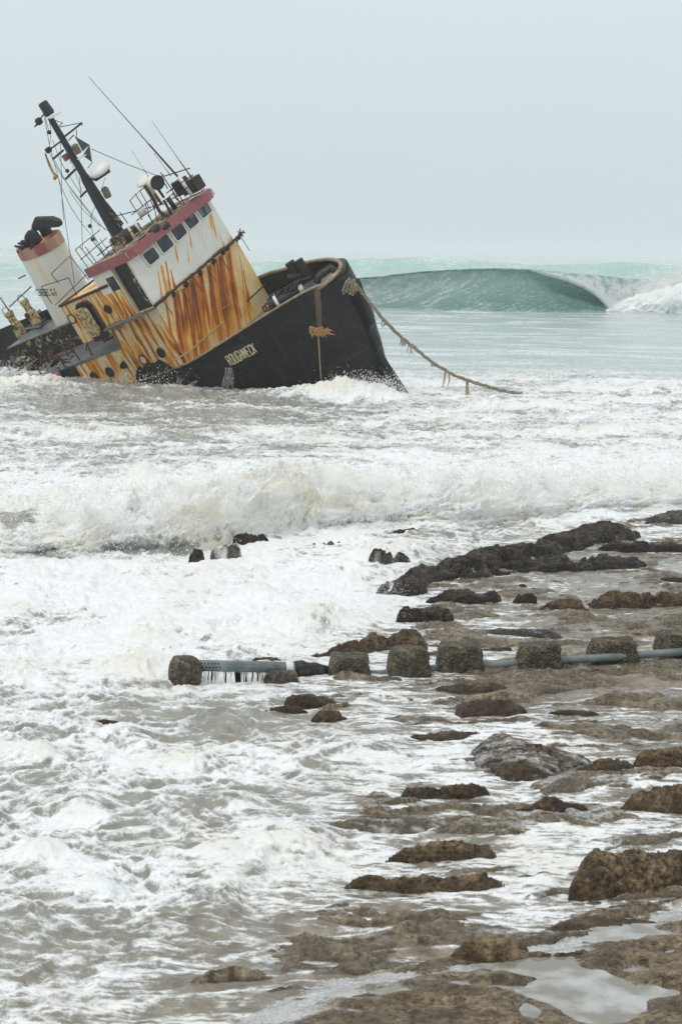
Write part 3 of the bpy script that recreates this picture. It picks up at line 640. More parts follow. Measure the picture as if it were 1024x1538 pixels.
fr = MB(); a = S(476, 424, p=2.2); b = S(478, 415, p=2.4); c = S(497, 401.5, p=3.0); d = S(505, 408, p=2.9)
fr.tube([a, b, b.lerp(c, .5), c, d], .15, 10); fr.build('fairlead_bar', M['rubber'], ship, True)
fp = MB(); fp.tube([S(480, 428, p=2.4), S(500, 410, p=2.9)], .05, 6); fp.build('fairlead_roller', M['offwhite'], ship, True)
# bow fenders: stepped rubber slabs down the stem
fm_ = MB(); pl = [S(x, y, p=2.9) for x, y in ((522, 424), (533, 423), (545, 456), (557, 490), (555, 497), (567, 524), (565, 530), (578, 552), (600, 585), (608, 598), (585, 600), (556, 540), (538, 485))]; fm_.prism(pl, (0, .4, 0)); fm_.build('bow_fender', M['hull'], ship, False, .07)
# strap down the bow and frayed hank
sp = MB(); pts = [on_hull(476 + k * .4, 431 + k * 5.5, .05) for k in range(12)]
pts = [q for q in pts if q]; ax = Vector((.10, .10, .02))
sp.add([q - ax for q in pts] + [q + ax for q in pts], [(i, i + 1, len(pts) + i + 1, len(pts) + i) for i in range(len(pts) - 1)])
o = sp.build('hanging_strap', M['wood'], ship); o.modifiers.new('t', 'SOLIDIFY').thickness = .04

# ---- lettering on the bow
def text_mesh(txt):
    cu = bpy.data.curves.new('lettering', 'FONT'); cu.body = txt; cu.resolution_u = 2; cu.extrude = 0; cu.offset = .012
    o = bpy.data.objects.new('lettering', cu); col.objects.link(o)
    dg_ = bpy.context.evaluated_depsgraph_get(); me = o.evaluated_get(dg_).to_mesh()
    v = np.array([q.co[:] for q in me.vertices]); f = [tuple(p.vertices) for p in me.polygons]
    o.evaluated_get(dg_).to_mesh_clear(); bpy.data.objects.remove(o); bpy.data.curves.remove(cu)
    v = v[:, :2]; v = (v - v.min(0)) / (v.max(0) - v.min(0)); return v, f
def stencil(name, txt, quad, caster, mat, parent, bold=0):
    v, f = text_mesh(txt); tl, tr_, br, bl = [np.array(q, float) for q in quad]; mb = MB(); out = []
    for (a, b) in v:
        q = (bl * (1 - a) + br * a) * (1 - b) + (tl * (1 - a) + tr_ * a) * b
        out.append(caster(q[0], q[1]))
    mb.add(out, f); o = mb.build(name, mat, parent)
    return o
STROKES = {'R': [[(0, 0), (0, 8), (3, 8), (4, 7), (4, 5), (3, 4), (0, 4)], [(1.6, 4), (4, 0)]], 'O': [[(.6, 0), (0, .8), (0, 7.2), (.6, 8), (3.4, 8), (4, 7.2), (4, .8), (3.4, 0), (.6, 0)]], 'U': [[(0, 8), (0, .8), (.6, 0), (3.4, 0), (4, .8), (4, 8)]],
    'G': [[(4, 6.6), (4, 7.2), (3.4, 8), (.6, 8), (0, 7.2), (0, .8), (.6, 0), (3.4, 0), (4, .8), (4, 3.6), (2.2, 3.6)]], 'H': [[(0, 0), (0, 8)], [(4, 0), (4, 8)], [(0, 4), (4, 4)]], 'N': [[(0, 0), (0, 8), (4, 0), (4, 8)]], 'E': [[(4, 8), (0, 8), (0, 0), (4, 0)], [(0, 4), (3, 4)]],
    'C': [[(4, 6.4), (4, 7.2), (3.4, 8), (.6, 8), (0, 7.2), (0, .8), (.6, 0), (3.4, 0), (4, .8), (4, 1.6)]], 'K': [[(0, 0), (0, 8)], [(4, 8), (0, 3.6)], [(1.2, 4.8), (4, 0)]]}
def stroke_text(name, txt, quad, caster, mat, parent, r):
    tl, tr_, br, bl = [np.array(q, float) for q in quad]; W = len(txt) * 6.2 - 2.2; mb = MB()
    for i, chh in enumerate(txt):
        for st in STROKES[chh]:
            pts_ = []
            for (x0, y0), (x1, y1) in zip(st[:-1], st[1:]):
                for k in range(3): pts_.append((x0 + (x1 - x0) * k / 3, y0 + (y1 - y0) * k / 3))
            pts_.append(st[-1]); P_ = []
            for (x, y) in pts_:
                a = (i * 6.2 + x) / W; b = 1 - y / 8; q = (tl * (1 - a) + tr_ * a) * (1 - b) + (bl * (1 - a) + br * a) * b; h = caster(*q)
                if h: P_.append(h)
            if len(P_) > 1: mb.tube(P_, r, 4)
    return mb.build(name, mat, parent)
stroke_text('name_lettering', 'ROUGHNECK', [(338, 535.5), (379, 515.5), (386, 528.5), (347, 549)], lambda x, y: on_hull(x, y, .03), M['letter'], ship, .027)
ch = MB()
for k in range(16):
    x = 403 + k * 3.4 + random.uniform(-1, 1); y = 501 - k * 2.05 + random.uniform(-1.5, 3)
    q = on_hull(x, y, .08); q2 = on_hull(x + random.uniform(.5, 1.6), y + random.uniform(1.2, 3.4), .08)
    if q and q2: ch.tube([q, q2], .018, 4)
ch.build('ghost_lettering', M['chip'], ship)

# ---- superstructure boxes with painted rust runs
GV2 = Vector((-Pw.z, -Uw.z)).normalized()              # gravity in the (p, u) plane of the forward bulkhead
def grid_box(mb, f0, f1, p0, p1, u0, u1, rustfn=None, st=.09, warp=None):
    def face(o, a, b, tagname):
        na = max(2, int(Vector(a).length / st)); nb = max(2, int(Vector(b).length / st))
        A, B = np.meshgrid(np.linspace(0, 1, na + 1), np.linspace(0, 1, nb + 1))
        P_ = np.array(o)[None, None] + A[..., None] * np.array(a) + B[..., None] * np.array(b)
        r = rustfn(P_, tagname) if rustfn else np.zeros(A.shape)
        if warp: P_ = warp(P_)
        c = na + 1
        fs = [(j * c + i, j * c + i + 1, (j + 1) * c + i + 1, (j + 1) * c + i) for j in range(nb) for i in range(na)]
        mb.add(P_.reshape(-1, 3).tolist(), fs, np.clip(r, 0, 1).reshape(-1).tolist())
    df, dp, du = f1 - f0, p1 - p0, u1 - u0
    face((f1, p0, u0), (0, dp, 0), (0, 0, du), 'front'); face((f0, p0, u0), (0, dp, 0), (0, 0, du), 'aft')
    face((f0, p0, u0), (df, 0, 0), (0, 0, du), 'side'); face((f0, p1, u0), (df, 0, 0), (0, 0, du), 'port')
    face((f0, p0, u1), (df, 0, 0), (0, dp, 0), 'top'); face((f0, p0, u0), (df, 0, 0), (0, dp, 0), 'bottom')
LEDGE = S(237, 456, f=0).z; PB = 6.2
def front_runs(seed, lo, hi, n, top_u, wlo, whi, llo, lhi, inten):
    r_ = np.random.default_rng(seed)
    return [(r_.uniform(lo, hi), top_u(r_), r_.uniform(wlo, whi), r_.uniform(llo, lhi), r_.uniform(*inten), r_.uniform(.02, .09)) for _ in range(n)]
def apply_runs(a, b, runs, g):
    """a across, b height; each run starts at (a0, b0) and follows direction g downwards"""
    out = np.zeros_like(a); px_, py_ = -g[1], g[0]
    for (a0, b0, w, L, i_, sk) in runs:
        t_ = (a - a0) * g[0] + (b - b0) * g[1]; s_ = (a - a0) * px_ + (b - b0) * py_ + sk * t_ + .03 * np.sin(t_ * 2.2 + a0 * 9)
        ww = w * (.65 + .8 * np.clip(t_ / L, 0, 1))
        k = np.clip(1 - np.abs(s_) / ww, 0, 1) ** .8 * (t_ > 0) * np.clip((1 - t_ / L) * 2.2, 0, 1) * i_
        out = np.maximum(out, k)
    return out
runs_main = front_runs(3, .3, 5.6, 30, lambda r: LEDGE - r.uniform(0, .2), .07, .17, 1.8, 4.8, (.5, .95)) + front_runs(4, .8, 5.2, 9, lambda r: LEDGE - r.uniform(0, .2), .12, .24, 2.6, 4.8, (.34, .5)) + front_runs(14, .6, 6.1, 18, lambda r: LEDGE - r.uniform(0, 1.6), .018, .04, .6, 2.4, (.5, 1.0)) + front_runs(24, 1.4, 5.0, 11, lambda r: LEDGE - r.uniform(0, .1), .06, .12, 2.6, 4.6, (.95, 1.1))
runs_low = front_runs(5, .8, 6.0, 30, lambda r: r.uniform(.4, 2.2), .03, .1, .5, 1.8, (.25, .6))
def rust_house(P_, tg):
    f, p, u = P_[..., 0], P_[..., 1], P_[..., 2]
    if tg == 'front':
        r = np.maximum(apply_runs(p, u, runs_main, GV2), apply_runs(p, u, runs_low, GV2))
        tint = .17 * sstep(.9, 2.6, p + .57 * (LEDGE - u) * 1.0) * (.6 + .9 * fbm(p / .7, u / 1.5, 3, 111))
        return np.clip(r * (.92 + .3 * fbm(p * 2, u * 1.2, 2, 112)) + .20 * (1 - r) * sstep(.3, 1.6, p + .57 * (LEDGE - u)) * (.8 + .8 * fbm(p / .8, u / 1.8, 3, 111)), 0, 1)
    if tg in ('side', 'port'):
        s_ = fbm(f / .22, u / 1.8, 4, 113)
        return np.clip(.30 + 1.15 * s_, 0, .95)
    return .2 + .3 * fbm(f, p, 3, 114)
def torn(P_):                                             # bow the big plate slightly
    P_ = P_.copy(); f, p, u = P_[..., 0], P_[..., 1], P_[..., 2]
    P_[..., 0] += .04 * fbm(p / 1.0, u / 1.6, 3, 120) * (f > -.05)
    return P_
dh = MB(); grid_box(dh, -3.3, 0, 0, PB, -.42, LEDGE, rust_house, .04, torn)
deckhouse = dh.build('deckhouse', M['cream'], ship)
# wheelhouse
WT = S(190, 392, f=0).z; ROOF_U = WT + .05
runs_up = [(S(x, y, f=0).y, S(x, y, f=0).z, w, L, i_, 0) for x, y, w, L, i_ in ((317, 317, .06, 1.5, .55), (315, 322, .12, 1.0, .3), (283, 348, .05, .9, .5), (263, 366, .07, 1.0, .55), (248, 392, .10, 2.2, .62), (243, 398, .16, 2.0, .45), (256, 405, .06, 1.6, .75), (236, 405, .07, 1.9, .5), (302, 348, .03, 1.0, .45), (280, 372, .05, .9, .35), (330, 345, .04, .7, .4), (341, 346, .05, .8, .6), (258, 412, .05, 1.0, .9), (263, 425, .06, .8, .7), (296, 340, .02, .7, .4), (334, 362, .05, .5, .6), (349, 350, .05, .5, .7))]
def rust_wheel(P_, tg):
    f, p, u = P_[..., 0], P_[..., 1], P_[..., 2]
    if tg == 'front': return apply_runs(p, u, runs_up, GV2) * (.9 + .4 * fbm(p * 4, u * 2, 2, 115)) + .04 * sstep(-.1, .4, fbm(p, u, 3, 116))
    return np.clip(.10 + .6 * fbm(f / .3, u / 1.4, 3, 117), 0, .6)
wh = MB(); grid_box(wh, -2.5, -.12, 1.1, PB, LEDGE, WT, rust_wheel, .08)
wheelhouse = wh.build('wheelhouse', M['white'], ship)
def rake(P_):
    P_ = P_.copy(); p = P_[..., 1]; e = np.clip((p - (PB - .45)) / .45, 0, 1)
    P_[..., 0] -= .35 * e ** 2; return P_
wf = MB(); grid_box(wf, -.119, 0, 0, PB + .02, LEDGE + .002, WT, rust_wheel, .06, rake); wf.build('front_wall', M['white'], wheelhouse)
# windows of the front
WQ = [[(212.6, 383), (229, 370), (240, 386), (224.6, 399)], [(233, 362.5), (249, 350), (261, 367.5), (245, 381)], [(254, 345), (270, 332), (281, 349), (266, 362.5)], [(273, 328.6), (288, 316), (299, 332.6), (285, 345)], [(292, 311), (307, 298.7), (318, 316), (304, 328.6)]]
for i, q in enumerate(WQ):
    c4 = [S(x, y, f=.02) for x, y in q]; ce = sum(c4, Vector()) / 4
    rk = lambda v: Vector((v.x - .35 * max(0, min(1, (v.y - (PB - .45)) / .45)) ** 2, v.y, v.z))
    def rounded(cs, k, f_):
        out = []
        for j in range(4):
            a, b, c = cs[j - 1], cs[j], cs[(j + 1) % 4]
            for t_ in (0, .5, 1):
                e0 = b + (a - b).normalized() * k; e1 = b + (c - b).normalized() * k
                m_ = e0.lerp(e1, t_); 
                if t_ == .5: m_ = m_.lerp(b, .4)
                out.append(rk(Vector((f_, m_.y, m_.z))))
        return out
    inner = [ce + (v - ce) * 1.0 for v in c4]; outer = [ce + (v - ce) * 1.17 for v in c4]
    w = MB(); w.prism(rounded(inner, .09, .012), (.012, 0, 0)); win = w.build('window', M['glass'], wheelhouse)
    fr = MB(); a = rounded(inner, .09, .01); b = rounded(outer, .12, .01); n = len(a)
    up = [v + Vector((.055, 0, 0)) for v in a]; upb = [v + Vector((.055, 0, 0)) for v in b]
    fr.add(a + b + up + upb, [(2 * n + j, 2 * n + (j + 1) % n, 3 * n + (j + 1) % n, 3 * n + j) for j in range(n)] + [(j, (j + 1) % n, 2 * n + (j + 1) % n, 2 * n + j) for j in range(n)] + [(n + j, n + (j + 1) % n, 3 * n + (j + 1) % n, 3 * n + j) for j in range(n)])
    fr.build('window_frame', M['offwhite'], wheelhouse)
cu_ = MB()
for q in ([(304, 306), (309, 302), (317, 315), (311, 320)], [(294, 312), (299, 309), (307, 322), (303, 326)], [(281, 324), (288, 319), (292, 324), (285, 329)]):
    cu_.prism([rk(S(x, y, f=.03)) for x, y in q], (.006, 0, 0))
cu_.build('pale_streaks', M['pale_streaks'], wheelhouse)  # flat teal quads painting the light patches seen through the panes
# starboard side of the wheelhouse: doorway, open door, side panel with window
dw = MB(); dw.box((-1.16, .16, LEDGE), (-.13, 1.09, WT)); dw.build('doorway_shade', M['dark'], wheelhouse)  # black box paints the shade of the interior seen through the doorway
cw = MB(); grid_box(cw, -2.5, -1.25, 0, .08, LEDGE, LEDGE + 1.25, lambda P_, tg: np.clip(.35 + 1.1 * fbm(P_[..., 0] / .12, P_[..., 2] / 1.5, 4, 118), 0, .9), .05); cw.build('side_panel', M['cream'], wheelhouse)
cw = MB(); grid_box(cw, -2.5, -1.85, 0, .08, LEDGE + 1.25, WT, lambda P_, tg: .05 + 0 * P_[..., 0], .2); cw.box((-1.85, 0, WT - .35), (-1.25, .08, WT)); cw.build('side_wall', M['white'], wheelhouse)
sp_ = MB(); sp_.box((-1.85, .03, LEDGE + 1.25), (-1.25, .05, WT - .35)); sp_.build('side_window', M['glass'], wheelhouse)
ps = MB(); ps.box((-1.25, -.04, LEDGE), (-1.17, .1, WT)); ps.build('door_post', M['cream'], wheelhouse)
dr = MB()
q = [Vector((-.06, .02, LEDGE + .12)), Vector((-.46, .08, LEDGE + .12)), Vector((-.46, .08, WT - .12)), Vector((-.06, .02, WT - .12))]
dr.prism(q, (0.01, .05, 0), 0); door = dr.build('door', M['peel'], wheelhouse, False, .02)
# visor and roof
VF = S(190, 393, f=.35)
vis = MB()
rim = [(-2.55, -.15), (.10, -.15), (.38, .25), (.42, 3), (.38, PB - .5), (.15, PB + .05), (-.5, PB + .2), (-2.55, PB + .2)]
lo = [Vector((f, p, ROOF_U - .02)) for f, p in rim]; hi = [Vector((f + .02 * (f > 0), p, ROOF_U + .36)) for f, p in rim]
n = len(rim); vis.add(lo + hi, [(i, i + 1, n + i + 1, n + i) for i in range(n - 1)])
lo2 = [Vector((min(f, .3) - .06 * (f > -2), p + (.08 if p < 3 else -.08), ROOF_U - .02)) for f, p in rim]
vis.add(lo + lo2, [(i, i + 1, n + i + 1, n + i) for i in range(n - 1)])
o = vis.build('visor', M['pink'], wheelhouse, False); sd = o.modifiers.new('t', 'SOLIDIFY'); sd.thickness = .06
rf = MB(); grid_box(rf, -2.6, .2, -.08, PB + .12, ROOF_U, ROOF_U + .30, None, .25); roof = rf.build('roof', M['roof'], ship)
rd = random.Random(5)
for k in range(80):                                            # peeled roofing strips
    f = rd.uniform(-2.4, .1); p = rd.uniform(0, PB - 1); L = rd.uniform(.5, 1.6); w = rd.uniform(.04, .14); zz = ROOF_U + .305 + rd.uniform(0, .05)
    e = MB(); e.add([(f, p, zz), (f + w, p, zz + rd.uniform(0, .08)), (f + w + rd.uniform(-.12, .12), p + L, zz + rd.uniform(0, .10)), (f + rd.uniform(-.1, .1), p + L, zz)], [(0, 1, 2, 3)])
    if k == 0: allm = MB()
    allm.add(e.v, e.f)
o = allm.build('roofing_strips', M['roof'], ship); o.modifiers.new('t', 'SOLIDIFY').thickness = .02; o['kind'] = 'stuff'
# walkway ledge and storm rail below the windows
ld = MB(); ld.prism([(-3.3, -.04, LEDGE - .12), (.06, -.04, LEDGE - .12), (.06, -.16, LEDGE - .10), (-1.0, -.6, LEDGE - .10), (-3.0, -.62, LEDGE - .10)], (0, 0, .09)); ld.build('walkway', M['deck'], ship)
rl = MB(); pts = []
for k in range(31):
    x = 232 + (362 - 232) * k / 30; y = 459 + (352 - 459) * k / 30
    q = S(x, y, f=.14); pts.append(q + Vector((rd.uniform(-.02, .02), 0, rd.uniform(-.03, .03))))
rl.tube(pts, [rd.uniform(.05, .085) for _ in pts], 6); storm = rl.build('storm_rail', M['rust'], ship, True)
kb = MB()
for x, y in ((361, 351), (357, 356), (342, 371), (336, 377), (322, 391), (302, 408), (281, 425), (262, 440)):
    kb = MB(); q = S(x, y, f=.16); kb.tube([q, q + Vector((-.16, .02, -.08)), q + Vector((-.2, 0, -.22))], [.10, .09, .05], 6); kb.build('rail_bracket', M['rust'], storm, True)
kb = MB(); q = S(361, 350, f=.2)
for _ in range(9): kb.tube([q, q + Vector((rd.uniform(-.2, .2), rd.uniform(-.15, .3), rd.uniform(-.25, .2)))], .03, 4)
kb.build('torn_bracket', M['rust'], storm, True)
for x, y in ((362, 356), (331, 385), (311, 402), (291, 417), (271, 433), (246, 452)):
    kb = MB(); q = S(x, y, f=.1); kb.tube([q, S(x + 13, y + 20, f=.05)], .016, 4); kb.build('hanging_stay', M['rust'], storm)
# loose rails on the front
hr = MB(); hr.tube([S(371, 452, f=.12), S(388, 436, f=.13), S(404, 421, f=.12), S(407, 416, f=.1)], .035, 5); hr.build('handrail', M['rust'], ship)
hr = MB(); hr.tube([S(262, 541, f=.12), S(285, 527, f=.1), S(312, 503, f=.12), S(335, 485, f=.1)], .03, 5); hr.tube([S(330, 466, f=.08), S(350, 453, f=.08)], .015, 4); hr.build('loose_pipe', M['palefibre'], ship)
# torn hole low on the corner: jagged dark plate with broken edge
hp = [(203, 566), (206, 552), (214, 551), (222, 545), (232, 545), (238, 540), (246, 544), (252, 548), (258, 552), (262, 558), (272, 549), (279, 562), (290, 552), (284, 566), (270, 590), (215, 592)]
hm = MB(); hm.prism([S(x, y, p=-.05) for x, y in hp], (0, .03, 0)); hm.build('torn_opening', M['dark'], ship)
tb = MB()
for k in range(12):
    a = S(205 + k * 5, 548 + (k % 3) * 2, p=-.09); tb.tube([a, a + Vector((rd.uniform(-.08, .08), 0, -rd.uniform(.3, .8)))], .014, 4)
tb.tube([S(243, 566, p=-.1), S(258, 557, p=-.1), S(262, 575, p=-.1)], .05, 5)
tb.build('torn_edge', M['rust'], ship)
# ---- aft and lower houses
A_U1 = S(125, 445, p=0).z; A_U0 = S(150, 506, p=0).z
def rust_aft(P_, tg):
    f, p, u = P_[..., 0], P_[..., 1], P_[..., 2]
    if tg == 'top': return np.clip(.16 + .5 * fbm(f / .8, p / .8, 3, 130), 0, .5)
    return np.clip(.16 + 1.1 * fbm(f / .17, u / 2.0, 4, 131) + .25 * sstep(-3.2, -2.0, f), 0, .85)
ah = MB(); grid_box(ah, -5.35, -2.55, 0, 4.6, A_U0, A_U1, rust_aft, .07); grid_box(ah, -2.548, -1.2, .004, 1.0, LEDGE + .02, A_U1 - .35, rust_aft, .07)
aft = ah.build('aft_house', M['cream'], ship)
ed = MB(); ed.tube([(-5.38, -.02, A_U1 + .02), (-1.9, -.02, A_U1 + .03)], .07, 5); ed.tube([(-5.38, -.02, A_U1 + .02), (-5.38, 4.6, A_U1 + .02)], .06, 5); ed.build('roof_edge', M['rust'], aft)
def porthole(px, py, r, par, p=-.03, blind=False):
    c = S(px, py, p=p); e = MB(); e.lathe(c + Vector((0, .02, 0)), (0, -1, 0), [(0, r), (.03, r)], 16); o = e.build('porthole', M['cream'] if blind else M['glass'], par)
    t_ = MB(); ringp = [c + Vector((r * 1.08 * math.cos(a), -.02, r * 1.08 * math.sin(a))) for a in np.linspace(0, 2 * math.pi, 17)]
    t_.tube(ringp, .03, 5, caps=False); t_.build('porthole_rim', M['rust'], par, True)
porthole(108, 478.5, .20, aft, blind=True); porthole(162, 464, .18, aft)
# watertight door hanging open with a dark plate painting the shade inside
def rrect(cx, cz, w, h, r, p):
    out = []
    for (sx, sz, a0) in ((1, 1, 0), (-1, 1, 90), (-1, -1, 180), (1, -1, 270)):
        for a in (0, 30, 60, 90): out.append(Vector((cx + sx * (w - r) + r * math.cos(rad(a0 + a)), p, cz + sz * (h - r) + r * math.sin(rad(a0 + a)))))
    return out
c = S(137, 482, p=0); e = MB(); e.prism(rrect(c.x + .12, c.z, .48, .88, .3, -.03), (0, .02, 0)); e.build('hatch_opening_shade', M['dark'], aft)
e = MB(); e.tube(rrect(c.x + .12, c.z, .52, .92, .32, -.05) + [rrect(c.x + .12, c.z, .52, .92, .32, -.05)[0]], .06, 6); e.build('hatch_coaming', M['rust'], aft, True)
c = S(132, 484, p=-.3); e = MB(); e.prism(rrect(c.x, c.z, .42, .72, .28, -.34), (.05, .06, 0), .0); e.build('hatch_door', M['door'], aft, False, .03)
L_U = S(135, 541, p=0).z
lh = MB(); grid_box(lh, -6.7, -3.32, .002, 6.0, -1.5, L_U, rust_aft, .07); lower = lh.build('lower_house', M['cream'], ship)
for a in ((142, 565.5), (165, 558.5)): porthole(*a, .21, lower)
e = MB(); e.prism([S(x, y, p=-.02) for x, y in ((180, 547), (185, 541), (191, 549), (192, 552), (186, 554), (180, 553))], (0, .015, 0)); e.build('rust_hole', M['dark'], lower)
for a in ((215, 540), (242, 529.5)): porthole(*a, .2, deckhouse, blind=(a[0] < 230))
dk2 = MB(); dk2.box((-19.5, .15, L_U - .5), (-3.32, 6.2, L_U + .004)); dk2.box((-6.9, -.02, L_U - .02), (-3.3, .15, L_U + .1)); dk2.build('aft_deck', M['deck'], ship)
sd_ = MB(); sd_.box((-19.5, -.05, -1.5), (-6.72, .14, L_U + .05)); sd_.build('aft_hull_side', M['hull'], ship)
pbm = MB(); pbm.box((-19.5, 6.22, -1), (-3.0, 6.36, L_U + 1.7)); pbm.box((-19.7, .1, -1), (-19.5, 6.36, L_U + 1.7)); pbm.build('port_bulwark', M['dark'], ship)
bl = MB(); bl.lathe(S(84, 566, p=-.2), (1, 0, .1), [(-.3, .1), (-.25, .2), (.2, .2), (.3, .1)], 10); bl.build('red_fender', M['pink'], ship, True)
# engine casing, hatch, funnel
ca, cb = S(6, 513.5, p=3.7), S(103, 496, p=3.7)
CU = (ca.z + cb.z) / 2
e = MB(); e.box((ca.x, 3.7, L_U), (-5.36, 6.1, CU - .05)); casing = e.build('engine_casing', M['peel'], ship)
e = MB(); e.box((ca.x - .05, 3.65, CU - .05), (-5.37, 6.15, CU)); e.build('casing_top', M['deck'], casing)
e = MB(); q = [S(x, y, u=CU + .01) for x, y in ((32, 497), (62, 468), (74, 480), (62, 493))]; e.prism(q, (0, 0, .18)); e.build('skylight', M['dark'], casing)
e = MB(); e.tube([S(31, 495, u=CU + .25), S(60, 490, u=CU + .25), S(73, 481, u=CU + .25)], .05, 5); e.build('skylight_rail', M['deck'], casing)
fb = S(114, 470, p=4.9); ft = S(57, 361, p=4.9); fax = (ft - fb); FH = fax.length
def oval(mb, prof, n=36, c=None, ax=None):
    c = c or fb; ax = (ax or fax).normalized(); a = Vector((1, 0, 0)); a = (a - ax * a.dot(ax)).normalized(); b = ax.cross(a); vs = []
    for (h, r) in prof:
        for j in range(n): t_ = 2 * math.pi * j / n; vs.append(c + ax * h + a * (r * 1.12 * math.cos(t_)) + b * (r * .98 * math.sin(t_)))
    k = len(prof); fs = [(i * n + j, i * n + (j + 1) % n, (i + 1) * n + (j + 1) % n, (i + 1) * n + j) for i in range(k - 1) for j in range(n)]
    mb.add(vs, fs, [max(0, .18 * fbm(np.array([v.x * 2.]), np.array([v.y * 2.]), 2, 140)[0] + .05) for v in vs])
e = MB(); oval(e, [(-.5, 1.08), (.3, 1.08), (1.5, 1.08), (2.5, 1.08), (FH - .5, 1.08)]); funnel = e.build('funnel', M['white'], ship, True)
e = MB(); oval(e, [(FH - .5, 1.10), (FH + .02, 1.10), (FH + .02, 1.03), (FH - .35, 1.0), (FH - .35, .02)]); e.build('funnel_band', M['pink'], funnel, False)
h1 = MB(); h1.prism([S(x, y, p=4.5) for x, y in ((45, 348), (46, 337), (50, 327), (75, 326.5), (86, 331), (91, 338), (88, 342), (76, 343), (62, 347))], (0, .3, 0)); h1.build('exhaust_hood', M['dark'], funnel, False, .12)
h1 = MB(); h1.tube([S(72, 352, p=4.9), S(66, 342, p=4.9)], .28, 12); h1.build('exhaust_pipe', M['dark'], funnel, True)
h1 = MB(); h1.prism([S(x, y, p=4.2) for x, y in ((34, 374), (35, 354), (39, 348), (46, 345.5), (52, 351), (60, 363), (54, 370))], (0, .3, 0)); h1.build('exhaust_hood', M['dark'], funnel, False, .12)
h1 = MB()
for (x, y, x2, y2) in ((36, 372, 22, 369), (37, 366, 27, 365), (40, 362, 31, 362), (36, 376, 26, 378), (50, 366, 44, 378)): h1.tube([S(x, y, p=4.0), S(x2, y2, p=3.9)], .1, 6, .05)
h1.build('exhaust_rags', M['dark'], funnel)
FB = bvh_of(funnel)
stencil('funnel_lettering', 'CNEEEC G-5', [(51.5, 433.5), (82, 433), (86, 444), (58, 445)], lambda x, y: on_hull(x, y, .03, FB) or S(x, y, p=3.9), M['bluetext'], funnel)
# vents on the port side of the aft deck
for (x, y, s) in ((42, 462, .8), (19, 480, .85)):
    c = S(x, y, p=5.6); v = MB()
    v.lathe(c + Vector((0, 0, -.9)), (0, 0, 1), [(-.5, .40 * s), (.7, .34 * s), (.75, .26 * s), (1.1, .24 * s), (1.15, .30 * s), (1.35, .30 * s)], 8); vt = v.build('ventilator', M['door'], ship)
    v = MB(); v.tube([c + Vector((.28 * math.cos(a), -.05, .45 + .3 * math.sin(a))) for a in np.linspace(0, math.pi, 9)], .02, 5); v.build('ventilator_hoop', M['wire'], vt)
    v = MB(); v.lathe(c + Vector((-.05, -.22, -.3)), (0, -1, 0), [(0, .16), (.08, .16)], 8); v.build('ventilator_cap', M['dark'], vt)
wk = MB(); rw = random.Random(31)
for k in range(26):
    f, p = rw.uniform(-13, -6.5), rw.uniform(.3, 3.2); a = Vector((f, p, L_U + rw.uniform(.02, .2))); d_ = Vector((rw.uniform(-1, 1), rw.uniform(-.6, .6), rw.uniform(-.1, .8))).normalized() * rw.uniform(.3, 1.3)
    if k % 3: wk.tube([a, a + d_ * .5 + Vector((0, 0, rw.uniform(-.1, .15))), a + d_], rw.uniform(.025, .07), 5)
    else: wk.prism([a, a + d_ * .7, a + d_ * .7 + Vector((.2, .4, .1)), a + Vector((.3, .35, .05))], (0, .02, .05))
wk.build('deck_wreckage', M['rust'], ship)['kind'] = 'stuff'
wk = MB()
for k in range(10):
    f, p = rw.uniform(-17, -12), rw.uniform(.6, 5.5); a = Vector((f, p, L_U)); wk.prism([a, a + Vector((rw.uniform(.4, 1), 0, rw.uniform(.2, .9))), a + Vector((rw.uniform(.8, 1.6), rw.uniform(-.2, .3), rw.uniform(0, .6))), a + Vector((.9, .2, 0))], (.05, rw.uniform(.2, .6), .05))
wk.build('broken_plating', M['peel'], ship)['kind'] = 'stuff'
# ---- rails: helper in pixels on a plane
def rails(name, segs, plane, r=.022, mat='rust', par=ship):
    e = MB()
    for s in segs: e.tube([S(x, y, **plane) for x, y in s], r, 5)
    return e.build(name, M[mat], par, True)
rails('stern_rail', [[(14, 461), (47, 430)], [(0, 446), (24, 482)], [(28, 418), (38, 413)]], dict(p=6.2), .035, 'wire')
rails('deck_rail', [[(42, 531), (63, 511), (72, 526), (57, 533)], [(42, 531), (62, 562)], [(63, 511), (66, 530), (75, 545)], [(57, 533), (102, 513), (120, 516)], [(102, 513), (123, 545)], [(84, 530), (101, 556)], [(70, 525), (90, 556)], [(58, 534), (72, 556)], [(55, 543), (80, 539), (110, 527)], [(75, 518), (78, 536), (92, 534)]], dict(p=.4), .03)
for q_ in ([(8, 546), (27, 571)], [(3, 564), (30, 556)], [(130, 515), (141, 540), (134, 552)]): rails('broken_rail', [q_], dict(p=.6), .03, 'wire')
rails('house_rail', [[(62, 430), (103, 417)], [(77, 411), (105, 384), (133, 420)], [(77, 411), (88, 425)], [(62, 430), (78, 456)], [(103, 417), (118, 448)], [(83, 458), (132, 410)], [(113, 375), (154, 432)], [(120, 370), (162, 425)], [(113, 375), (150, 345)], [(121, 390), (160, 357)], [(128, 370), (152, 404)], [(140, 362), (165, 396)]], dict(p=.9), .02)
rails('rigging_wire', [[(140, 352), (160, 384), (170, 402)], [(150, 358), (172, 392)]], dict(p=.5), .015, 'wire')
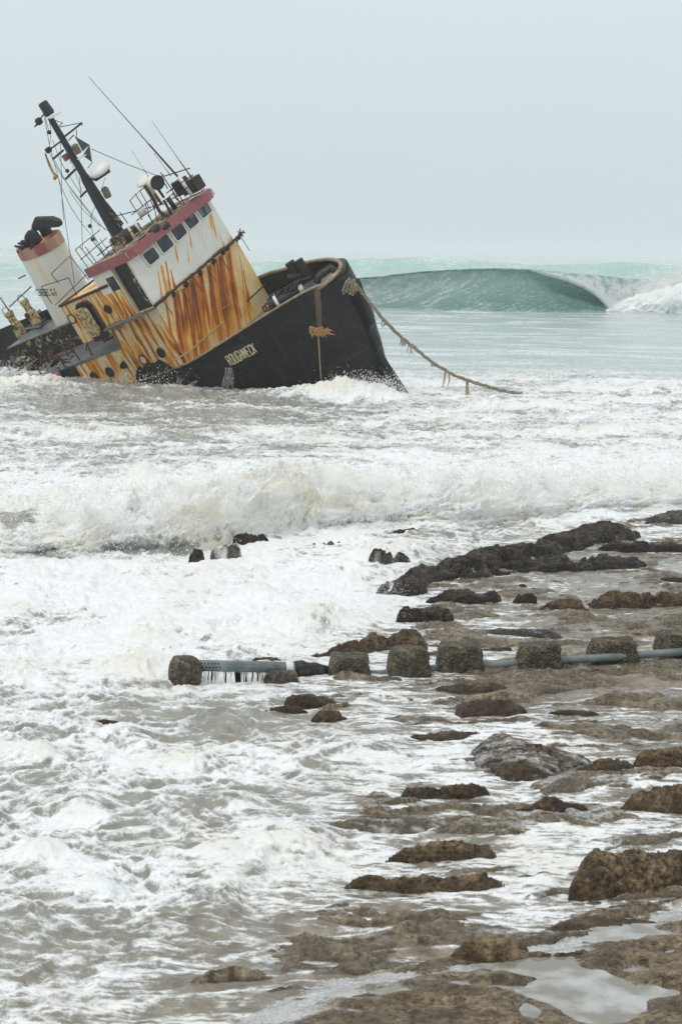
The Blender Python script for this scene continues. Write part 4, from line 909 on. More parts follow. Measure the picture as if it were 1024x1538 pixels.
# wheelhouse top rails and clutter
rails('roof_rail', [[(195, 301), (210, 286), (226, 314)], [(195, 301), (214, 330)], [(203, 290), (220, 318)], [(210, 286), (246, 262)], [(166, 326), (205, 316), (250, 305)], [(222, 318), (233, 345)], [(180, 318), (192, 335)], [(230, 300), (236, 334)]], dict(p=3.9), .022)
rails('roof_rail', [[(247, 264), (285, 252)], [(241, 258), (262, 290), (276, 312)], [(258, 273), (278, 308)], [(279, 254), (305, 287)], [(289, 268), (300, 264)], [(250, 290), (268, 275)], [(246, 305), (262, 296), (270, 302)], [(262, 280), (290, 268)]], dict(p=5.2), .026)
rails('roof_stanchion', [[(268, 264), (289, 293)]], dict(p=4.9), .10, 'offwhite')
rails('roof_post', [[(217, 278), (231, 300), (240, 318)], [(240, 318), (256, 328)]], dict(p=3.6), .08)
rails('roof_cylinder', [[(252, 296), (265, 315)]], dict(p=4.4), .12, 'dark')
rails('roof_rail', [[(207, 334), (214, 345)], [(222, 322), (230, 334)], [(235, 312), (244, 325)], [(205, 331), (222, 319), (240, 306), (262, 289)], [(198, 322), (228, 298)], [(226, 300), (231, 312)], [(218, 306), (223, 318)]], dict(p=3.0), .024)
rails('roof_rail', [[(259, 289), (266, 300)], [(272, 285), (279, 295)], [(283, 272), (292, 287)], [(256, 286), (272, 274), (290, 262)], [(262, 296), (281, 281), (296, 270)], [(244, 270), (252, 283)], [(296, 268), (307, 284)]], dict(p=4.6), .026)
rails('roof_post', [[(246, 300), (258, 322)], [(232, 290), (243, 306)]], dict(p=3.3), .06)
rails('roof_cylinder', [[(186, 346), (196, 362)]], dict(p=1.8), .16, 'dark')
rails('roof_stanchion', [[(192, 340), (203, 358)]], dict(p=1.5), .06, 'cream')
rails('roof_rail', [[(176, 352), (188, 372)], [(164, 362), (175, 381)], [(160, 371), (172, 366), (200, 345)], [(150, 372), (160, 390)], [(146, 384), (176, 360)]], dict(p=.6), .024)
for (x, y, w) in ((272, 276, .42), (292, 273, .40), (283, 279, .3)):
    c = S(x, y, p=5.2); e = MB(); e.box((c.x - w * .7, c.y - .3, c.z - w), (c.x + w * .6, c.y + .3, c.z + w * .55)); e.build('roof_locker', M['dark'], ship, False, .04)
c = S(190, 352, p=2.6); e = MB(); e.box((c.x - .6, c.y - .5, c.z - .5), (c.x + .5, c.y + .5, c.z + .2)); e.build('roof_locker', M['peel'], ship, False, .04)
rails('roof_stanchion', [[(202, 333), (212, 348)]], dict(p=2.6), .07, 'offwhite')
# searchlight drum with dark lens
c = S(231, 273, p=3.8); ax = (S(246, 275, p=3.4) - c).normalized(); e = MB(); e.lathe(c, ax, [(-.22, .24), (-.16, .30), (.34, .32)], 18); sl_ = e.build('searchlight', M['offwhite'], ship, True)
e = MB(); e.lathe(c + ax * .34, ax, [(0.005, .33), (.05, .33)], 18); e.build('searchlight_lens', M['dark'], sl_)
e = MB(); e.tube([c + Vector((0, 0, -.3)), c + Vector((-.05, .1, -.8))], .06, 6); e.build('searchlight_yoke', M['rust'], sl_)
c = S(217, 270, p=3.9); e = MB(); e.lathe(c, (.05, -.35, 1), [(-.09, .20), (-.06, .40), (.03, .42), (.09, .3)], 20); rdm = e.build('satellite_dome', M['offwhite'], ship, True)
e = MB(); e.tube([c, c + Vector((0, .1, -1.1))], .11, 7); e.build('dome_pedestal', M['cream'], rdm)
c = S(212, 316, p=3.4); e = MB(); e.lathe(c, (0, 0, 1), [(-.22, .1), (-.2, .2), (.1, .22), (.2, .12)], 14); e.build('satellite_dome', M['offwhite'], ship, True)
# twin horns on the visor
for (x, y) in ((232, 345), (246, 341)):
    c = S(x, y, f=.3); e = MB(); e.lathe(c, (.2, 1, .1), [(-.25, .10), (-.2, .17), (.1, .18), (.25, .16)], 12); e.build('floodlight', M['dark'], ship, True)
e = MB(); e.tube([S(232, 338, f=.25), S(234, 349, f=.3)], .06, 6); e.tube([S(232, 345, f=.3), S(246, 341, f=.3)], .05, 6); e.build('floodlight_bracket', M['dark'], ship)
# whip antennas
def whip(x0, y0, x1, y1, p, r0=.05, r1=.012):
    a, b = S(x0, y0, p=p), S(x1, y1, p=p); e = MB(); e.tube([a, a.lerp(b, .33), a.lerp(b, .34), b], [r0, r0 * .8, r0 * .5, r1], 5); e.build('whip_antenna', M['wire'], ship, True)
whip(268, 266, 133.5, 115, 4.9, .05, .012); whip(290, 270, 228, 181, 5.2, .032, .008); whip(224, 266, 198, 226, 3.9, .016, .008); whip(257, 264, 231, 229, 4.9, .02, .01)
# ---- mast
mb_, mt_ = S(180, 356, p=3.3), S(75.5, 176, p=3.3); max_ = mt_ - mb_
def mpt(k): return mb_ + max_ * k
e = MB()
A = Vector((1, 0, 0)); B = Vector((0, 1, 0)); vs = []
for (k, a, b) in ((-.12, .40, .24), (0, .37, .23), (.33, .29, .2), (.5, .21, .17), (.53, .15, .14), (1.0, .115, .115)):
    c = mpt(k)
    for t_ in np.linspace(0, 2 * math.pi, 12, endpoint=False): vs.append(c + A * (a * 1.0 * math.cos(t_)) + B * (b * 1.3 * math.sin(t_)))
n = 12; e.add(vs, [(i * n + j, i * n + (j + 1) % n, (i + 1) * n + (j + 1) % n, (i + 1) * n + j) for i in range(5) for j in range(n)])
mast = e.build('mast', M['mast'], ship, True)
def mpart(name, mat, fn, bev=0, sm=False):
    e = MB(); fn(e); return e.build(name, M[mat], mast, sm, bev)
mp = lambda x, y: S(x, y, p=3.25)
mpart('mast_head', 'mast', lambda e: e.lathe(mp(76, 172), (mp(64, 154) - mp(76, 172)), [(0, .19), (.1, .24), (.62, .22), (.66, .12)], 10))
mpart('mast_lamp', 'offwhite', lambda e: e.lathe(mp(82, 171), Vector((0, 0, 1)), [(-.08, .3), (0, .3), (.02, .05)], 10))
mpart('mast_lantern', 'brass', lambda e: e.lathe(mp(118, 230), mp(111, 217) - mp(118, 230), [(0, .16), (.1, .17), (.38, .17), (.45, .1)], 10))
mpart('lantern_tray', 'offwhite', lambda e: e.lathe(mp(124, 233), Vector((0, 0, 1)), [(-.06, .28), (0, .28)], 10))
mpart('mast_lantern', 'brass', lambda e: e.lathe(mp(163, 296), mp(156, 281) - mp(163, 296), [(0, .15), (.1, .17), (.4, .17), (.5, .1)], 10))
mpart('mast_lantern', 'pink', lambda e: e.lathe(mp(102, 240), mp(97, 233) - mp(102, 240), [(0, .14), (.3, .14)], 10))
mpart('bell', 'dark', lambda e: e.lathe(mp(58, 181), Vector((0, 0, 1)), [(-.18, .06), (-.14, .15), (.05, .17), (.14, .1)], 12), 0, True)
for (x0, y0, x1, y1, r) in ((95, 206, 123, 184, .045), (95, 225, 80, 238, .05), (91, 212, 73, 225, .04), (113, 254, 99, 268, .055), (130, 286, 121, 295, .05), (66, 170, 52, 190, .03), (103, 210, 111, 202, .025)):
    mpart('crossarm', 'mast', lambda e: e.tube([mp(x0, y0), mp(x1, y1)], r, 6))
for a, b in (((90, 190), (121, 184)), ((83, 180), (94, 184)), ((94, 184), (89, 189)), ((121, 184), (124, 188)), ((52, 190), (58, 186)), ((138, 244), (132, 252)), ((139, 243), (135, 240)), ((115, 194), (115, 205))): mpart('mast_stay', 'wire', lambda e: e.tube([mp(*a), mp(*b)], .018, 4))
# radar reflector: two crossed plates
e = MB(); e.prism([mp(112, 204), mp(134, 217), mp(124, 227)], (.02, .0, 0)); e.prism([mp(134, 217), mp(138, 243), mp(124, 233)], (.02, 0, 0)); e.build('radar_reflector', M['deck'], mast)
e = MB(); e.lathe(mp(150, 255), (.12, -.2, 1), [(-.14, .3), (-.1, .46), (.02, .48), (.14, .42), (.18, .2)], 20); e.build('radar_dome', M['offwhite'], mast, True)
e = MB(); e.prism([mp(136, 263), mp(158, 257), mp(160, 262), mp(145, 272), mp(138, 270)], (0, .3, 0)); e.build('radar_bracket', M['mast'], mast)
mpart('signal_flag', 'fibre', lambda e: [e.tube([mp(68, 230), mp(74, 248), mp(79, 258), mp(84, 264)], [.04, .05, .04, .07], 5), e.tube([mp(84, 263), mp(82, 268)], .09, 5)])
mpart('mast_lamp', 'dark', lambda e: [e.lathe(mp(73, 225), Vector((0, 0, 1)), [(-.12, .1), (-.05, .16), (.1, .16), (.14, .08)], 8)])
for q_ in ((74, 198), (101, 256), (135, 339), (139, 359)): mpart('mast_block', 'dark', lambda e: e.lathe(mp(*q_), Vector((0, 0, 1)), [(-.09, .05), (0, .11), (.09, .045)], 7))
mpart('mast_plate', 'peel', lambda e: [e.prism([S(x, y, p=2.95) for x, y in ((155, 302), (160, 304), (185, 336), (180, 342), (168, 325))], (0, .05, 0))])
# rigging
wires = [[(66, 172), (72, 200), (74, 225), (90, 268), (97, 325), (112, 425)], [(68, 230), (80, 255), (88, 268)], [(88, 268), (96, 290), (110, 318), (130, 345), (146, 362)], [(73, 226), (88, 258), (112, 290), (135, 318), (158, 345)], [(79, 210), (92, 245), (118, 285), (124, 295)],
         [(91, 214), (92, 250), (93, 300), (96, 330)], [(82, 240), (100, 275), (122, 304), (150, 340)], [(73, 176), (77, 196), (75, 215)], [(119, 265), (122, 300), (123, 345), (124, 375)], [(138, 319), (136, 340), (143, 362), (160, 388)], [(158, 266), (147, 300), (136, 325)], [(104, 285), (120, 310), (140, 330), (170, 352)], [(113, 215), (108, 225), (105, 245)], [(68, 173), (73, 196)], [(95, 212), (110, 250), (125, 292)]]
e = MB()
for w in wires:
    P_ = [S(x, y, p=2.9) for x, y in w]; e.tube([Vector(q) for q in resample([tuple(v) for v in P_], 14)], .013, 4)
a, b = S(137, 223, p=3.25), S(238, 264, p=4.0); e.tube([a, a.lerp(b, .5) + Vector((0, 0, -.06)), b], .016, 4)
e.build('rigging_wire', M['wire'], ship)
# ---- foredeck gear
DK = lambda x, y, u: S(x, y, u=u)
c0, c1 = S(406, 460, p=1.25), S(452, 433, p=2.2); axw = (c1 - c0).normalized(); Lw = (c1 - c0).length
e = MB(); e.lathe(c0, axw, [(0, .30), (.05, .36), (.3, .30), (.45, .30), (Lw * .6, .28), (Lw * .8, .2), (Lw, .16)], 14); winch = e.build('windlass', M['dark'], ship, True)
e = MB(); e.lathe(c0 + axw * .28, axw, [(0, .38), (.12, .38)], 16); e.build('windlass_flange', M['offwhite'], winch, True); e = MB(); e.lathe(c0 + axw * (Lw - .1), axw, [(0, .2), (.2, .2)], 12); e.build('windlass_flange', M['offwhite'], winch, True)
e = MB(); e.tube([c0 + Vector((.2, -.3, .1)) + Vector((.16 * math.cos(a), 0, .16 * math.sin(a))) for a in np.linspace(0, 6, 10)], .04, 5); e.build('windlass_handle', M['rust'], winch); e = MB(); e.tube([S(394, 462, p=1.5), S(402, 455, p=1.5), S(406, 463, p=1.5), S(398, 468, p=1.5), S(394, 462, p=1.5)], .04, 5); e.build('windlass_handle', M['rust'], winch)
e = MB()
for k in range(16):
    s = rd.uniform(.4, Lw); e.tube([c0 + axw * s + Vector((0, -.25, .15)), c0 + axw * (s + rd.uniform(-.3, .3)) + Vector((.1, -.1, .4)), c0 + axw * (s + rd.uniform(-.2, .4)) + Vector((.2, .2, .2))], .05, 5)
e.build('chain_heap', M['dark'], winch)
e = MB()
bo = []
for (x, y, x2, y2) in ((434, 393, 452, 420), (447, 390, 466, 420)):
    e.tube([S(x, y, p=4.6), S(x2, y2, p=4.6)], .22, 12)
e.tube([S(433, 417, p=4.3), S(456, 412, p=4.6)], .15, 8); e.build('mooring_bitts', M['dark'], ship)
e = MB(); e.prism([S(x, y, p=.9) for x, y in ((357, 506), (403, 470), (412, 462), (400, 478))], (0, .03, 0)); e.build('coaming_board', M['wood'], ship)

# ---- rope from the bow, frayed bits
rp = empty('mooring_rope'); tag(rp, 'thick frayed rope sagging from the tugboat bow into the water', 'rope')
b0 = SM @ S(527, 421, p=2.4); e1 = ground(792, 592, .05)
path = [(527, 421), (536, 428), (545, 441), (560, 459), (575, 479), (600, 504), (625, 524), (645, 541), (660, 551), (685, 565), (715, 575), (755, 587), (792, 593)]
dep0 = (b0 - CAM).dot(D0v); dep1 = (e1 - CAM).dot(D0v); pts = [at_depth(x, y, dep0 + (dep1 - dep0) * ((x - 527) / 265)) for x, y in path]
rs = resample([tuple(q) for q in pts], 90)
e = MB()
for ph in (0, 2.1, 4.2):
    e.tube([Vector(q) + Vector((.034 * math.cos(i * .55 + ph), .034 * math.sin(i * .55 + ph), .034 * math.sin(i * .55 + ph))) for i, q in enumerate(rs)], [.034 + .018 * (random.random() < .25) for _ in rs], 6)
e.build('rope_line', M['rope'], rp, True)
for i, L, nn in ((20, .3, 4), (31, .35, 6), (34, .6, 4), (53, .75, 5), (63, 1.15, 6), (46, .2, 4)):
    e = MB()
    for k in range(nn):
        q = Vector(rs[i]) + Vector((random.uniform(-.12, .12), 0, 0)); e.tube([q, q + Vector((random.uniform(-.06, .06), 0, -L * .5)), q + Vector((random.uniform(-.14, .14), 0, -L * random.uniform(.7, 1)))], [.03, .025, .008], 4)
    e.build('frayed_strands', M['palefibre'] if L > .55 else M['rope'], rp)
e = MB()
for k in range(26):
    q = SM @ S(523 + random.uniform(-4, 8), 421 + random.uniform(-4, 8), p=2.3); e.tube([q, q + Vector((random.uniform(-.2, .2), -.1, -random.uniform(.1, .5)))], .04, 4)
e.build('rope_knot', M['rope'], rp)
hk = empty('hanging_line'); tag(hk, 'thin line with a frayed orange hank hanging down the black bow', 'line')
q = [on_hull(x, y, .12) for x, y in ((478, 500), (479, 520), (480.5, 545), (482, 568))]; e = MB(); e.tube([SM @ v for v in q if v], .03, 5); e.build('line', M['palefibre'], hk)
e = MB()
for k in range(60):
    a = on_hull(random.uniform(464, 492), random.uniform(491, 501), .14)
    if a: a = SM @ a; s = random.uniform(-.1, .4); e.tube([a, a + Vector((s * .5, -.06, random.uniform(-.1, .06))), a + Vector((s, -.03, random.uniform(-.2, .06)))], [.035, .03, .008], 4)
e.build('frayed_hank', M['fibre'], hk)
# water pouring off the hull
def sheet(name, quadpts, caster, mat, n=24, jitter=.06):
    e = MB(); 
    for k in range(n):
        t_ = (k + random.random()) / n; a = Vector(quadpts[0]).lerp(Vector(quadpts[1]), t_); b = Vector(quadpts[3]).lerp(Vector(quadpts[2]), t_)
        b = a.lerp(b, random.uniform(.7, 1)); pp = [caster(*a.lerp(b, s)) for s in (0, .25, .5, .75, 1)]
        if all(pp): e.tube([q + Vector((random.uniform(-jitter, jitter), -.03, 0)) for q in pp], [random.uniform(.006, .016) * (1 + s) for s in (0, .6, .9, 1.1, .6)], 4)
    o = e.build(name, mat, None, True); o['kind'] = 'stuff'; return o
hw = lambda x, y: (lambda v: SM @ v if v else None)(on_hull(x, y, .12))
sheet('hull_runoff', [(341, 552), (349, 552), (351, 588), (332, 588)], hw, M['fall'], 34)
sheet('hull_runoff', [(266, 566), (271, 566), (274, 587), (264, 587)], hw, M['fall'], 12)
sheet('hull_runoff', [(295, 571), (297, 571), (288, 585), (272, 585)], hw, M['fall'], 12)

# ================================================================== ROCKS, BLOCKS, PIPE
rock_seed = [200]
def rock(poly, h, mat, label, name='rock', cat='rock', edge=.28, rough=.35, group=None, flat=.5, base=-.07, kind=None, film=0.0, broken=.3):
    """poly: outline in the photograph's pixels, laid on the ground (far edge at the rock's height)"""
    rock_seed[0] += 7; sd = rock_seed[0]
    ys = [p[1] for p in poly]; y0, y1 = min(ys), max(ys)
    G = [ground(x, y, h * .8 * (y1 - y) / max(y1 - y0, 1)) for x, y in poly]; P2 = [(g.x, g.y) for g in G]
    # resample the outline with jitter so it is not straight-edged
    out = []
    for i in range(len(P2)):
        a, b = np.array(P2[i]), np.array(P2[(i + 1) % len(P2)])
        k = max(1, int(np.linalg.norm(b - a) / .15))
        for j in range(k): out.append(a + (b - a) * j / k)
    q = np.array(out); c0 = q.mean(0); q += np.stack([fbm(q[:, 0] * 1.5, q[:, 1] * .9, 5, sd, .6), fbm(q[:, 0] * 1.5, q[:, 1] * .9, 5, sd + 1, .6)], 1) * .26 * min(1, h * 3 + .3) * min(1, (np.ptp(q[:, 0]) + .3) / 1.6)
    x0, x1 = q[:, 0].min() - .1, q[:, 0].max() + .1; yy0, yy1 = q[:, 1].min() - .1, q[:, 1].max() + .1
    md = c0[1]; st = max(.012, 1.9 * md / FPX)
    nx = int(min(420, (x1 - x0) / st)) + 2; ny = int(min(420, (yy1 - yy0) / (st * 1.6))) + 2
    GXr, GYr = np.meshgrid(np.linspace(x0, x1, nx), np.linspace(yy0, yy1, ny))
    d = pip(GXr, GYr, [tuple(v) for v in q])
    h = h * .95; small = min(1, (x1 - x0) / 1.2); h = h * (.86 if group == 'rocks on the washed shelf' else 1); rough = rough * (.4 + .6 * small); h = h * (1.05 if group == 'rocks in the surf' else 1); w = min(edge * .9, .7 * max(.05, d.max()))
    prof = np.clip(d / w, -1, 1); up = np.where(prof > 0, np.clip(prof, 0, 1) ** flat, prof * 1.2)
    big = fbm(GXr / .9, GYr / .9, 4, sd + 2); med = fbm(GXr / .22, GYr / .25, 4, sd + 3, .6); cr = ridged(GXr / .5, GYr / .5, 3, sd + 4); pits = billow(GXr / .10, GYr / .10, 3, sd + 5)
    Zr = base + h * up * (.78 + rough * (.9 * big + .25 * cr)) + h * rough * .62 * med * np.clip(prof + .3, 0, 1) + .06 * min(1, h * 3) * (pits - .3) * np.clip(prof + .3, 0, 1)
    hole = sstep(.02, .42, fbm(GXr / .75 + 3, GYr / 1.5, 5, sd + 11, .6)) * np.clip(d / .12, 0, 1); Zr -= broken * h * hole * (.6 + .5 * small)
    # terraces: bedded rock
    if h > .2: Zr = Zr * .78 + .22 * (np.round(Zr / .08 + .5 * big) * .08)
    Yr = GYr - .10 * h * med
    wetv = 1 - sstep(.0, .10, Zr + .05 * med)
    fl_ = np.clip(film + .42 * fbm(GXr / .9, (GYr + .3 * GXr) / .10, 4, sd + 8) + .25 * med - .05, 0, 1) if film else np.zeros_like(Zr)
    o = grid_obj(name, GXr + .04 * med, Yr, Zr, M[mat], dict(wet=wetv, foam=fl_), keep=d > -w * .9)
    if kind: o['kind'] = kind
    else: tag(o, label, cat, group)
    return o
za = lambda L: [(540 + x / 2.116, 760 + y / 2.116) for x, y in L]
zb = lambda L: [(220 + x / 1.2736, 760 + y / 1.2736) for x, y in L]
zc = lambda L: [(512 + x / 2, 1040 + y / 2) for x, y in L]
G1, G2, G3 = 'rocks of the dark ledge', 'rocks in the surf', 'rocks on the washed shelf'
rock(za([(40, 270), (75, 245), (130, 205), (200, 190), (250, 165), (330, 150), (340, 130), (400, 112), (470, 112), (520, 100), (560, 85), (610, 65), (670, 45), (740, 37), (830, 40), (890, 50), (900, 60), (860, 75), (820, 85), (740, 95), (650, 105), (625, 130), (580, 140), (520, 150), (450, 150), (420, 215), (330, 205), (270, 215), (230, 240), (200, 265), (120, 275)]), .32, 'ledge', 'long dark wet rock ledge running diagonally beside the white surf', 'rock_ledge', 'rock ledge', .42, .42, flat=.38, broken=.85)
rock(za([(430, 205), (430, 160), (480, 160), (560, 150), (620, 135), (690, 150), (760, 140), (830, 150), (915, 160), (880, 175), (790, 185), (700, 190), (640, 180), (560, 190), (500, 200)]), .28, 'ledge', 'lower dark ledge arm reaching right from the long diagonal ledge', 'rock_ledge', 'rock ledge', .42, .42, flat=.38, broken=.85)
rock(za([(305, 215), (330, 208), (435, 226), (430, 240), (310, 239)]), .22, 'ochre', 'flat ochre yellow slab lying on the dark diagonal ledge', 'rock', 'rock', .2, .3)
rock(za([(195, 290), (250, 262), (300, 250), (420, 250), (470, 268), (440, 290), (330, 297), (220, 302)]), .28, 'ledge', 'flat dark rock just below the ochre slab', 'rock', 'rock', .4, .4, G1)
rock(za([(480, 290), (520, 272), (570, 275), (560, 297)]), .22, 'ledge', 'small dark brown rock right of the flat rock below the ochre slab', 'rock', 'rock', .3, .4, G1)
rock(za([(110, 330), (150, 318), (190, 305), (270, 300), (310, 330), (250, 338), (190, 340), (160, 365), (115, 360)]), .34, 'ledge', 'dark hooked rock at the foot of the ledge hit by white spray', 'rock', 'rock', .35, .4, G1)
rock(zb([(310, 285), (370, 265), (400, 245), (480, 220), (520, 225), (550, 240), (540, 250), (450, 257), (380, 277), (330, 290)]), .36, 'brownrock', 'brown wedge shaped rock tapering left just above the concrete blocks', 'rock', 'rock', .4, .45, G1)
rock(za([(575, 320), (600, 305), (680, 290), (760, 280), (830, 262), (880, 250), (1024, 262), (1100, 265), (1100, 292), (900, 292), (830, 292), (740, 312), (640, 328)]), .26, 'brownrock', 'long low brown ledge rising to the right edge above the concrete blocks', 'rock_ledge', 'rock ledge', .5, .5, flat=.45, broken=.9, film=.18)
rock(za([(755, 125), (800, 115), (880, 110), (950, 95), (1024, 105), (1080, 110), (1080, 132), (930, 136), (830, 136)]), .26, 'ledge', 'dark flat rock at the right edge beside the upper shelf pool', 'rock', 'rock', .4, .4, G1)
rock(za([(770, 110), (800, 97), (870, 105), (840, 113)]), .14, 'ledge', 'thin dark slab just above the dark flat rock at the right edge', 'rock', 'rock', .25, .3, G1)
rock(za([(910, 42), (960, 15), (1000, 3), (1080, 5), (1080, 50), (950, 47)]), .30, 'greyrock', 'grey rock cut by the right edge near the end of the bore', 'rock', 'rock', .5, .4, G1)
rock(za([(385, 380), (440, 365), (520, 370), (590, 385), (650, 395), (620, 410), (520, 402), (440, 394)]), .16, 'greyrock', 'low grey washed rock behind the middle concrete blocks', 'rock', 'rock', .35, .4, G3, film=.35)
rock(za([(480, 247), (515, 235), (535, 243), (510, 251)]), .14, 'ledge', 'tiny dark rock in the shelf water right of the ochre slab', 'rock', 'rock', .2, .3, G1)
rock(za([(630, 252), (680, 243), (760, 247), (740, 256), (660, 257)]), .10, 'ledge', 'thin dark strip of rock awash in the middle of the shelf', 'rock', 'rock', .25, .3, G1)
rock(za([(955, 217), (1024, 208), (1080, 210), (1080, 236), (960, 234)]), .18, 'brownrock', 'small brown rock cut by the right edge above the long low ledge', 'rock', 'rock', .3, .4, G1)
rock(zb([(163, 70), (168, 58), (190, 51), (235, 56), (243, 66), (215, 73), (170, 74)]), .34, 'ledge', 'dark flat topped rock in the surf, largest of those under the bore', 'rock', 'rock', .25, .35, G2)
rock(zb([(78, 104), (88, 78), (108, 74), (114, 100), (95, 107)]), .45, 'ledge', 'dark upright rock at the left of the rocks under the bore', 'rock', 'rock', .3, .35, G2)
rock(zb([(108, 68), (130, 62), (150, 67), (130, 73)]), .22, 'ledge', 'small dark cap of rock left of the flat topped rock in the surf', 'rock', 'rock', .2, .3, G2)
rock(zb([(120, 98), (130, 78), (180, 72), (186, 95), (150, 102)]), .42, 'greyrock', 'rock with water streaming over it between two dark surf rocks', 'rock', 'rock', .3, .35, G2, film=.5)
rock(zb([(290, 87), (320, 71), (337, 76), (310, 90)]), .26, 'ledge', 'slim dark rock in the foam right of the flat topped rock', 'rock', 'rock', .25, .3, G2)
rock(zb([(420, 107), (440, 82), (480, 76), (520, 84), (500, 102), (450, 114)]), .5, 'greyrock', 'rounded dark rock under a veil of white water beside the ledge', 'rock', 'rock', .4, .3, G2, film=.45)
rock(zb([(440, 50), (480, 38), (535, 40), (500, 52)]), .22, 'ledge', 'low dark rock awash at the foot of the bore', 'rock', 'rock', .3, .3, G2)
rock(zb([(280, 66), (320, 58), (380, 60), (370, 68), (300, 72)]), .2, 'greyrock', 'grey streaming rock between the slim dark rock and the bore', 'rock', 'rock', .3, .3, G2, film=.4)
rock(zb([(193, 298), (205, 286), (235, 277), (260, 285), (245, 298)]), .24, 'brownrock', 'small golden brown rock directly behind the perforated pipe', 'rock', 'rock', .25, .35, G3)
rock(zb([(268, 362), (300, 345), (340, 338), (368, 355), (340, 372), (280, 377)]), .26, 'brownrock', 'brown rock in front of the pipe, uppermost of three', 'rock', 'rock', .25, .4, G3)
rock(zb([(212, 388), (250, 369), (300, 369), (312, 385), (240, 393)]), .18, 'brownrock', 'low brown rock in front of the pipe, leftmost of three', 'rock', 'rock', .25, .4, G3)
rock(zb([(313, 388), (340, 374), (384, 380), (352, 407), (320, 405)]), .24, 'brownrock', 'chunky brown rock in front of the pipe, nearest of three', 'rock', 'rock', .2, .4, G3)
rock(zb([(545, 332), (620, 316), (694, 335), (650, 354), (600, 350)]), .18, 'brownrock', 'ragged brown rock at the foot of the third concrete block', 'rock', 'rock', .3, .5, G3)
rock(zb([(578, 368), (620, 350), (700, 354), (742, 370), (700, 394), (600, 394)]), .22, 'brownrock', 'brown rock below the ragged one, left of the shelf middle', 'rock', 'rock', .35, .45, G3)
rock(zc([(205, 112), (300, 88), (420, 83), (330, 132), (240, 133)]), .15, 'brownrock', 'low tapered brown rock left of the ledge with falling water', 'rock', 'rock', .3, .4, G3)
rock(zc([(388, 160), (392, 110), (440, 72), (520, 78), (600, 118), (700, 165), (765, 178), (680, 242), (560, 254), (480, 248), (440, 205), (405, 185)]), .28, 'brownrock', 'broad rounded ledge with white water pouring over its left side', 'rock_ledge', 'rock ledge', .6, .16, flat=.5, film=.44, broken=.15)
rock(zc([(680, 250), (690, 225), (760, 188), (870, 158), (885, 200), (820, 237), (760, 254)]), .26, 'brownrock', 'brown slanting rock right of the broad rounded ledge', 'rock', 'rock', .4, .4, G3, film=.2)
rock(zc([(872, 202), (920, 148), (960, 138), (1060, 145), (1060, 207), (940, 215)]), .34, 'tanrock', 'dark brown hump cut by the right edge above the sloping boulder', 'rock', 'rock', .3, .4, G3)
rock(zc([(850, 325), (930, 278), (1024, 232), (1100, 225), (1100, 335), (930, 354)]), .40, 'tanrock', 'sloping brown boulder cut by the right edge above the square block', 'rock', 'rock', .4, .4, G3, film=.15)
rock(zc([(178, 294), (210, 258), (310, 263), (380, 243), (444, 260), (400, 287), (330, 303), (220, 308)]), .24, 'brownrock', 'double humped brown rock in the foam at mid shelf', 'rock', 'rock', .3, .45, G3)
rock(zc([(-30, 365), (60, 338), (130, 353), (190, 338), (280, 348), (400, 328), (412, 350), (330, 382), (230, 413), (130, 398), (-20, 388)]), .18, 'shelf', 'long wet grey rock with water sheeting over it at mid shelf', 'rock', 'rock', .4, .4, G3, film=.42)
rock(zc([(440, 347), (560, 330), (600, 283), (650, 288), (744, 320), (640, 348), (520, 353)]), .24, 'brownrock', 'brown rock right of the long wet grey rock', 'rock', 'rock', .35, .45, G3)
rock(zc([(130, 497), (200, 453), (330, 428), (370, 405), (420, 417), (474, 450), (420, 472), (300, 483), (200, 493)]), .30, 'tanrock', 'golden brown mossy rock, upper of two long ones in the foam', 'rock', 'rock', .3, .4, G3)
rock(zc([(0, 564), (60, 518), (130, 513), (250, 528), (380, 503), (504, 510), (440, 552), (330, 580), (200, 575)]), .24, 'tanrock', 'long low brown rock, lower of two in the foam', 'rock', 'rock', .3, .4, G3)
rock(zc([(686, 606), (712, 500), (728, 438), (770, 430), (1024, 436), (1180, 430), (1180, 540), (1024, 560), (900, 568), (760, 614)]), .46, 'tanrock', 'large square edged dark brown rock block at the right edge', 'rock', 'rock', .16, .22, flat=.35, broken=.12)
rock(zc([(322, 818), (328, 740), (370, 688), (450, 668), (555, 658), (565, 690), (520, 722), (600, 758), (800, 768), (740, 797), (600, 803), (480, 818)]), .36, 'tanrock', 'pitted brown boulder with a blunt left face above the mirror pool', 'rock', 'rock', .22, .4, G3)
rock(zc([(585, 685), (680, 640), (800, 622), (930, 638), (1010, 690), (860, 718), (720, 733), (620, 714)]), .16, 'tanrock', 'flat speckled brown rock between the square block and the pitted boulder', 'rock', 'rock', .3, .45, G3, film=.2)
for (x, y, w, h_) in ((140, 1320, 26, 8), (285, 1095, 18, 7), (345, 1335, 26, 8), (515, 1165, 22, 7), (160, 1075, 30, 5), (385, 1225, 26, 6), (560, 1225, 30, 8), (860, 1060, 40, 9), (950, 1050, 34, 8), (750, 965, 30, 6)):
    rock([(x - w, y + h_ * .4), (x - w * .4, y - h_ * .7), (x + w * .5, y - h_ * .5), (x + w, y + h_ * .3), (x, y + h_)], .12, 'brownrock', {140: 'small brown rock awash at the left near the frame bottom', 285: 'small grey brown rock awash below the dark boulder', 345: 'brown rock tip awash left of the sloping shelf', 515: 'small brown rock awash left of the double humped rock', 160: 'thin rock sliver awash left of the rocks before the pipe', 385: 'thin brown rock tip amid the lower left foam', 560: 'small brown rock tip just left of the long wet grey rock', 860: 'low brown hump on the shelf below the fifth concrete block', 950: 'low brown hump on the shelf near the right edge below the blocks', 750: 'small brown rock behind the gap between third and fourth blocks'}[x], 'rock', 'rock', .2, .4, G3)
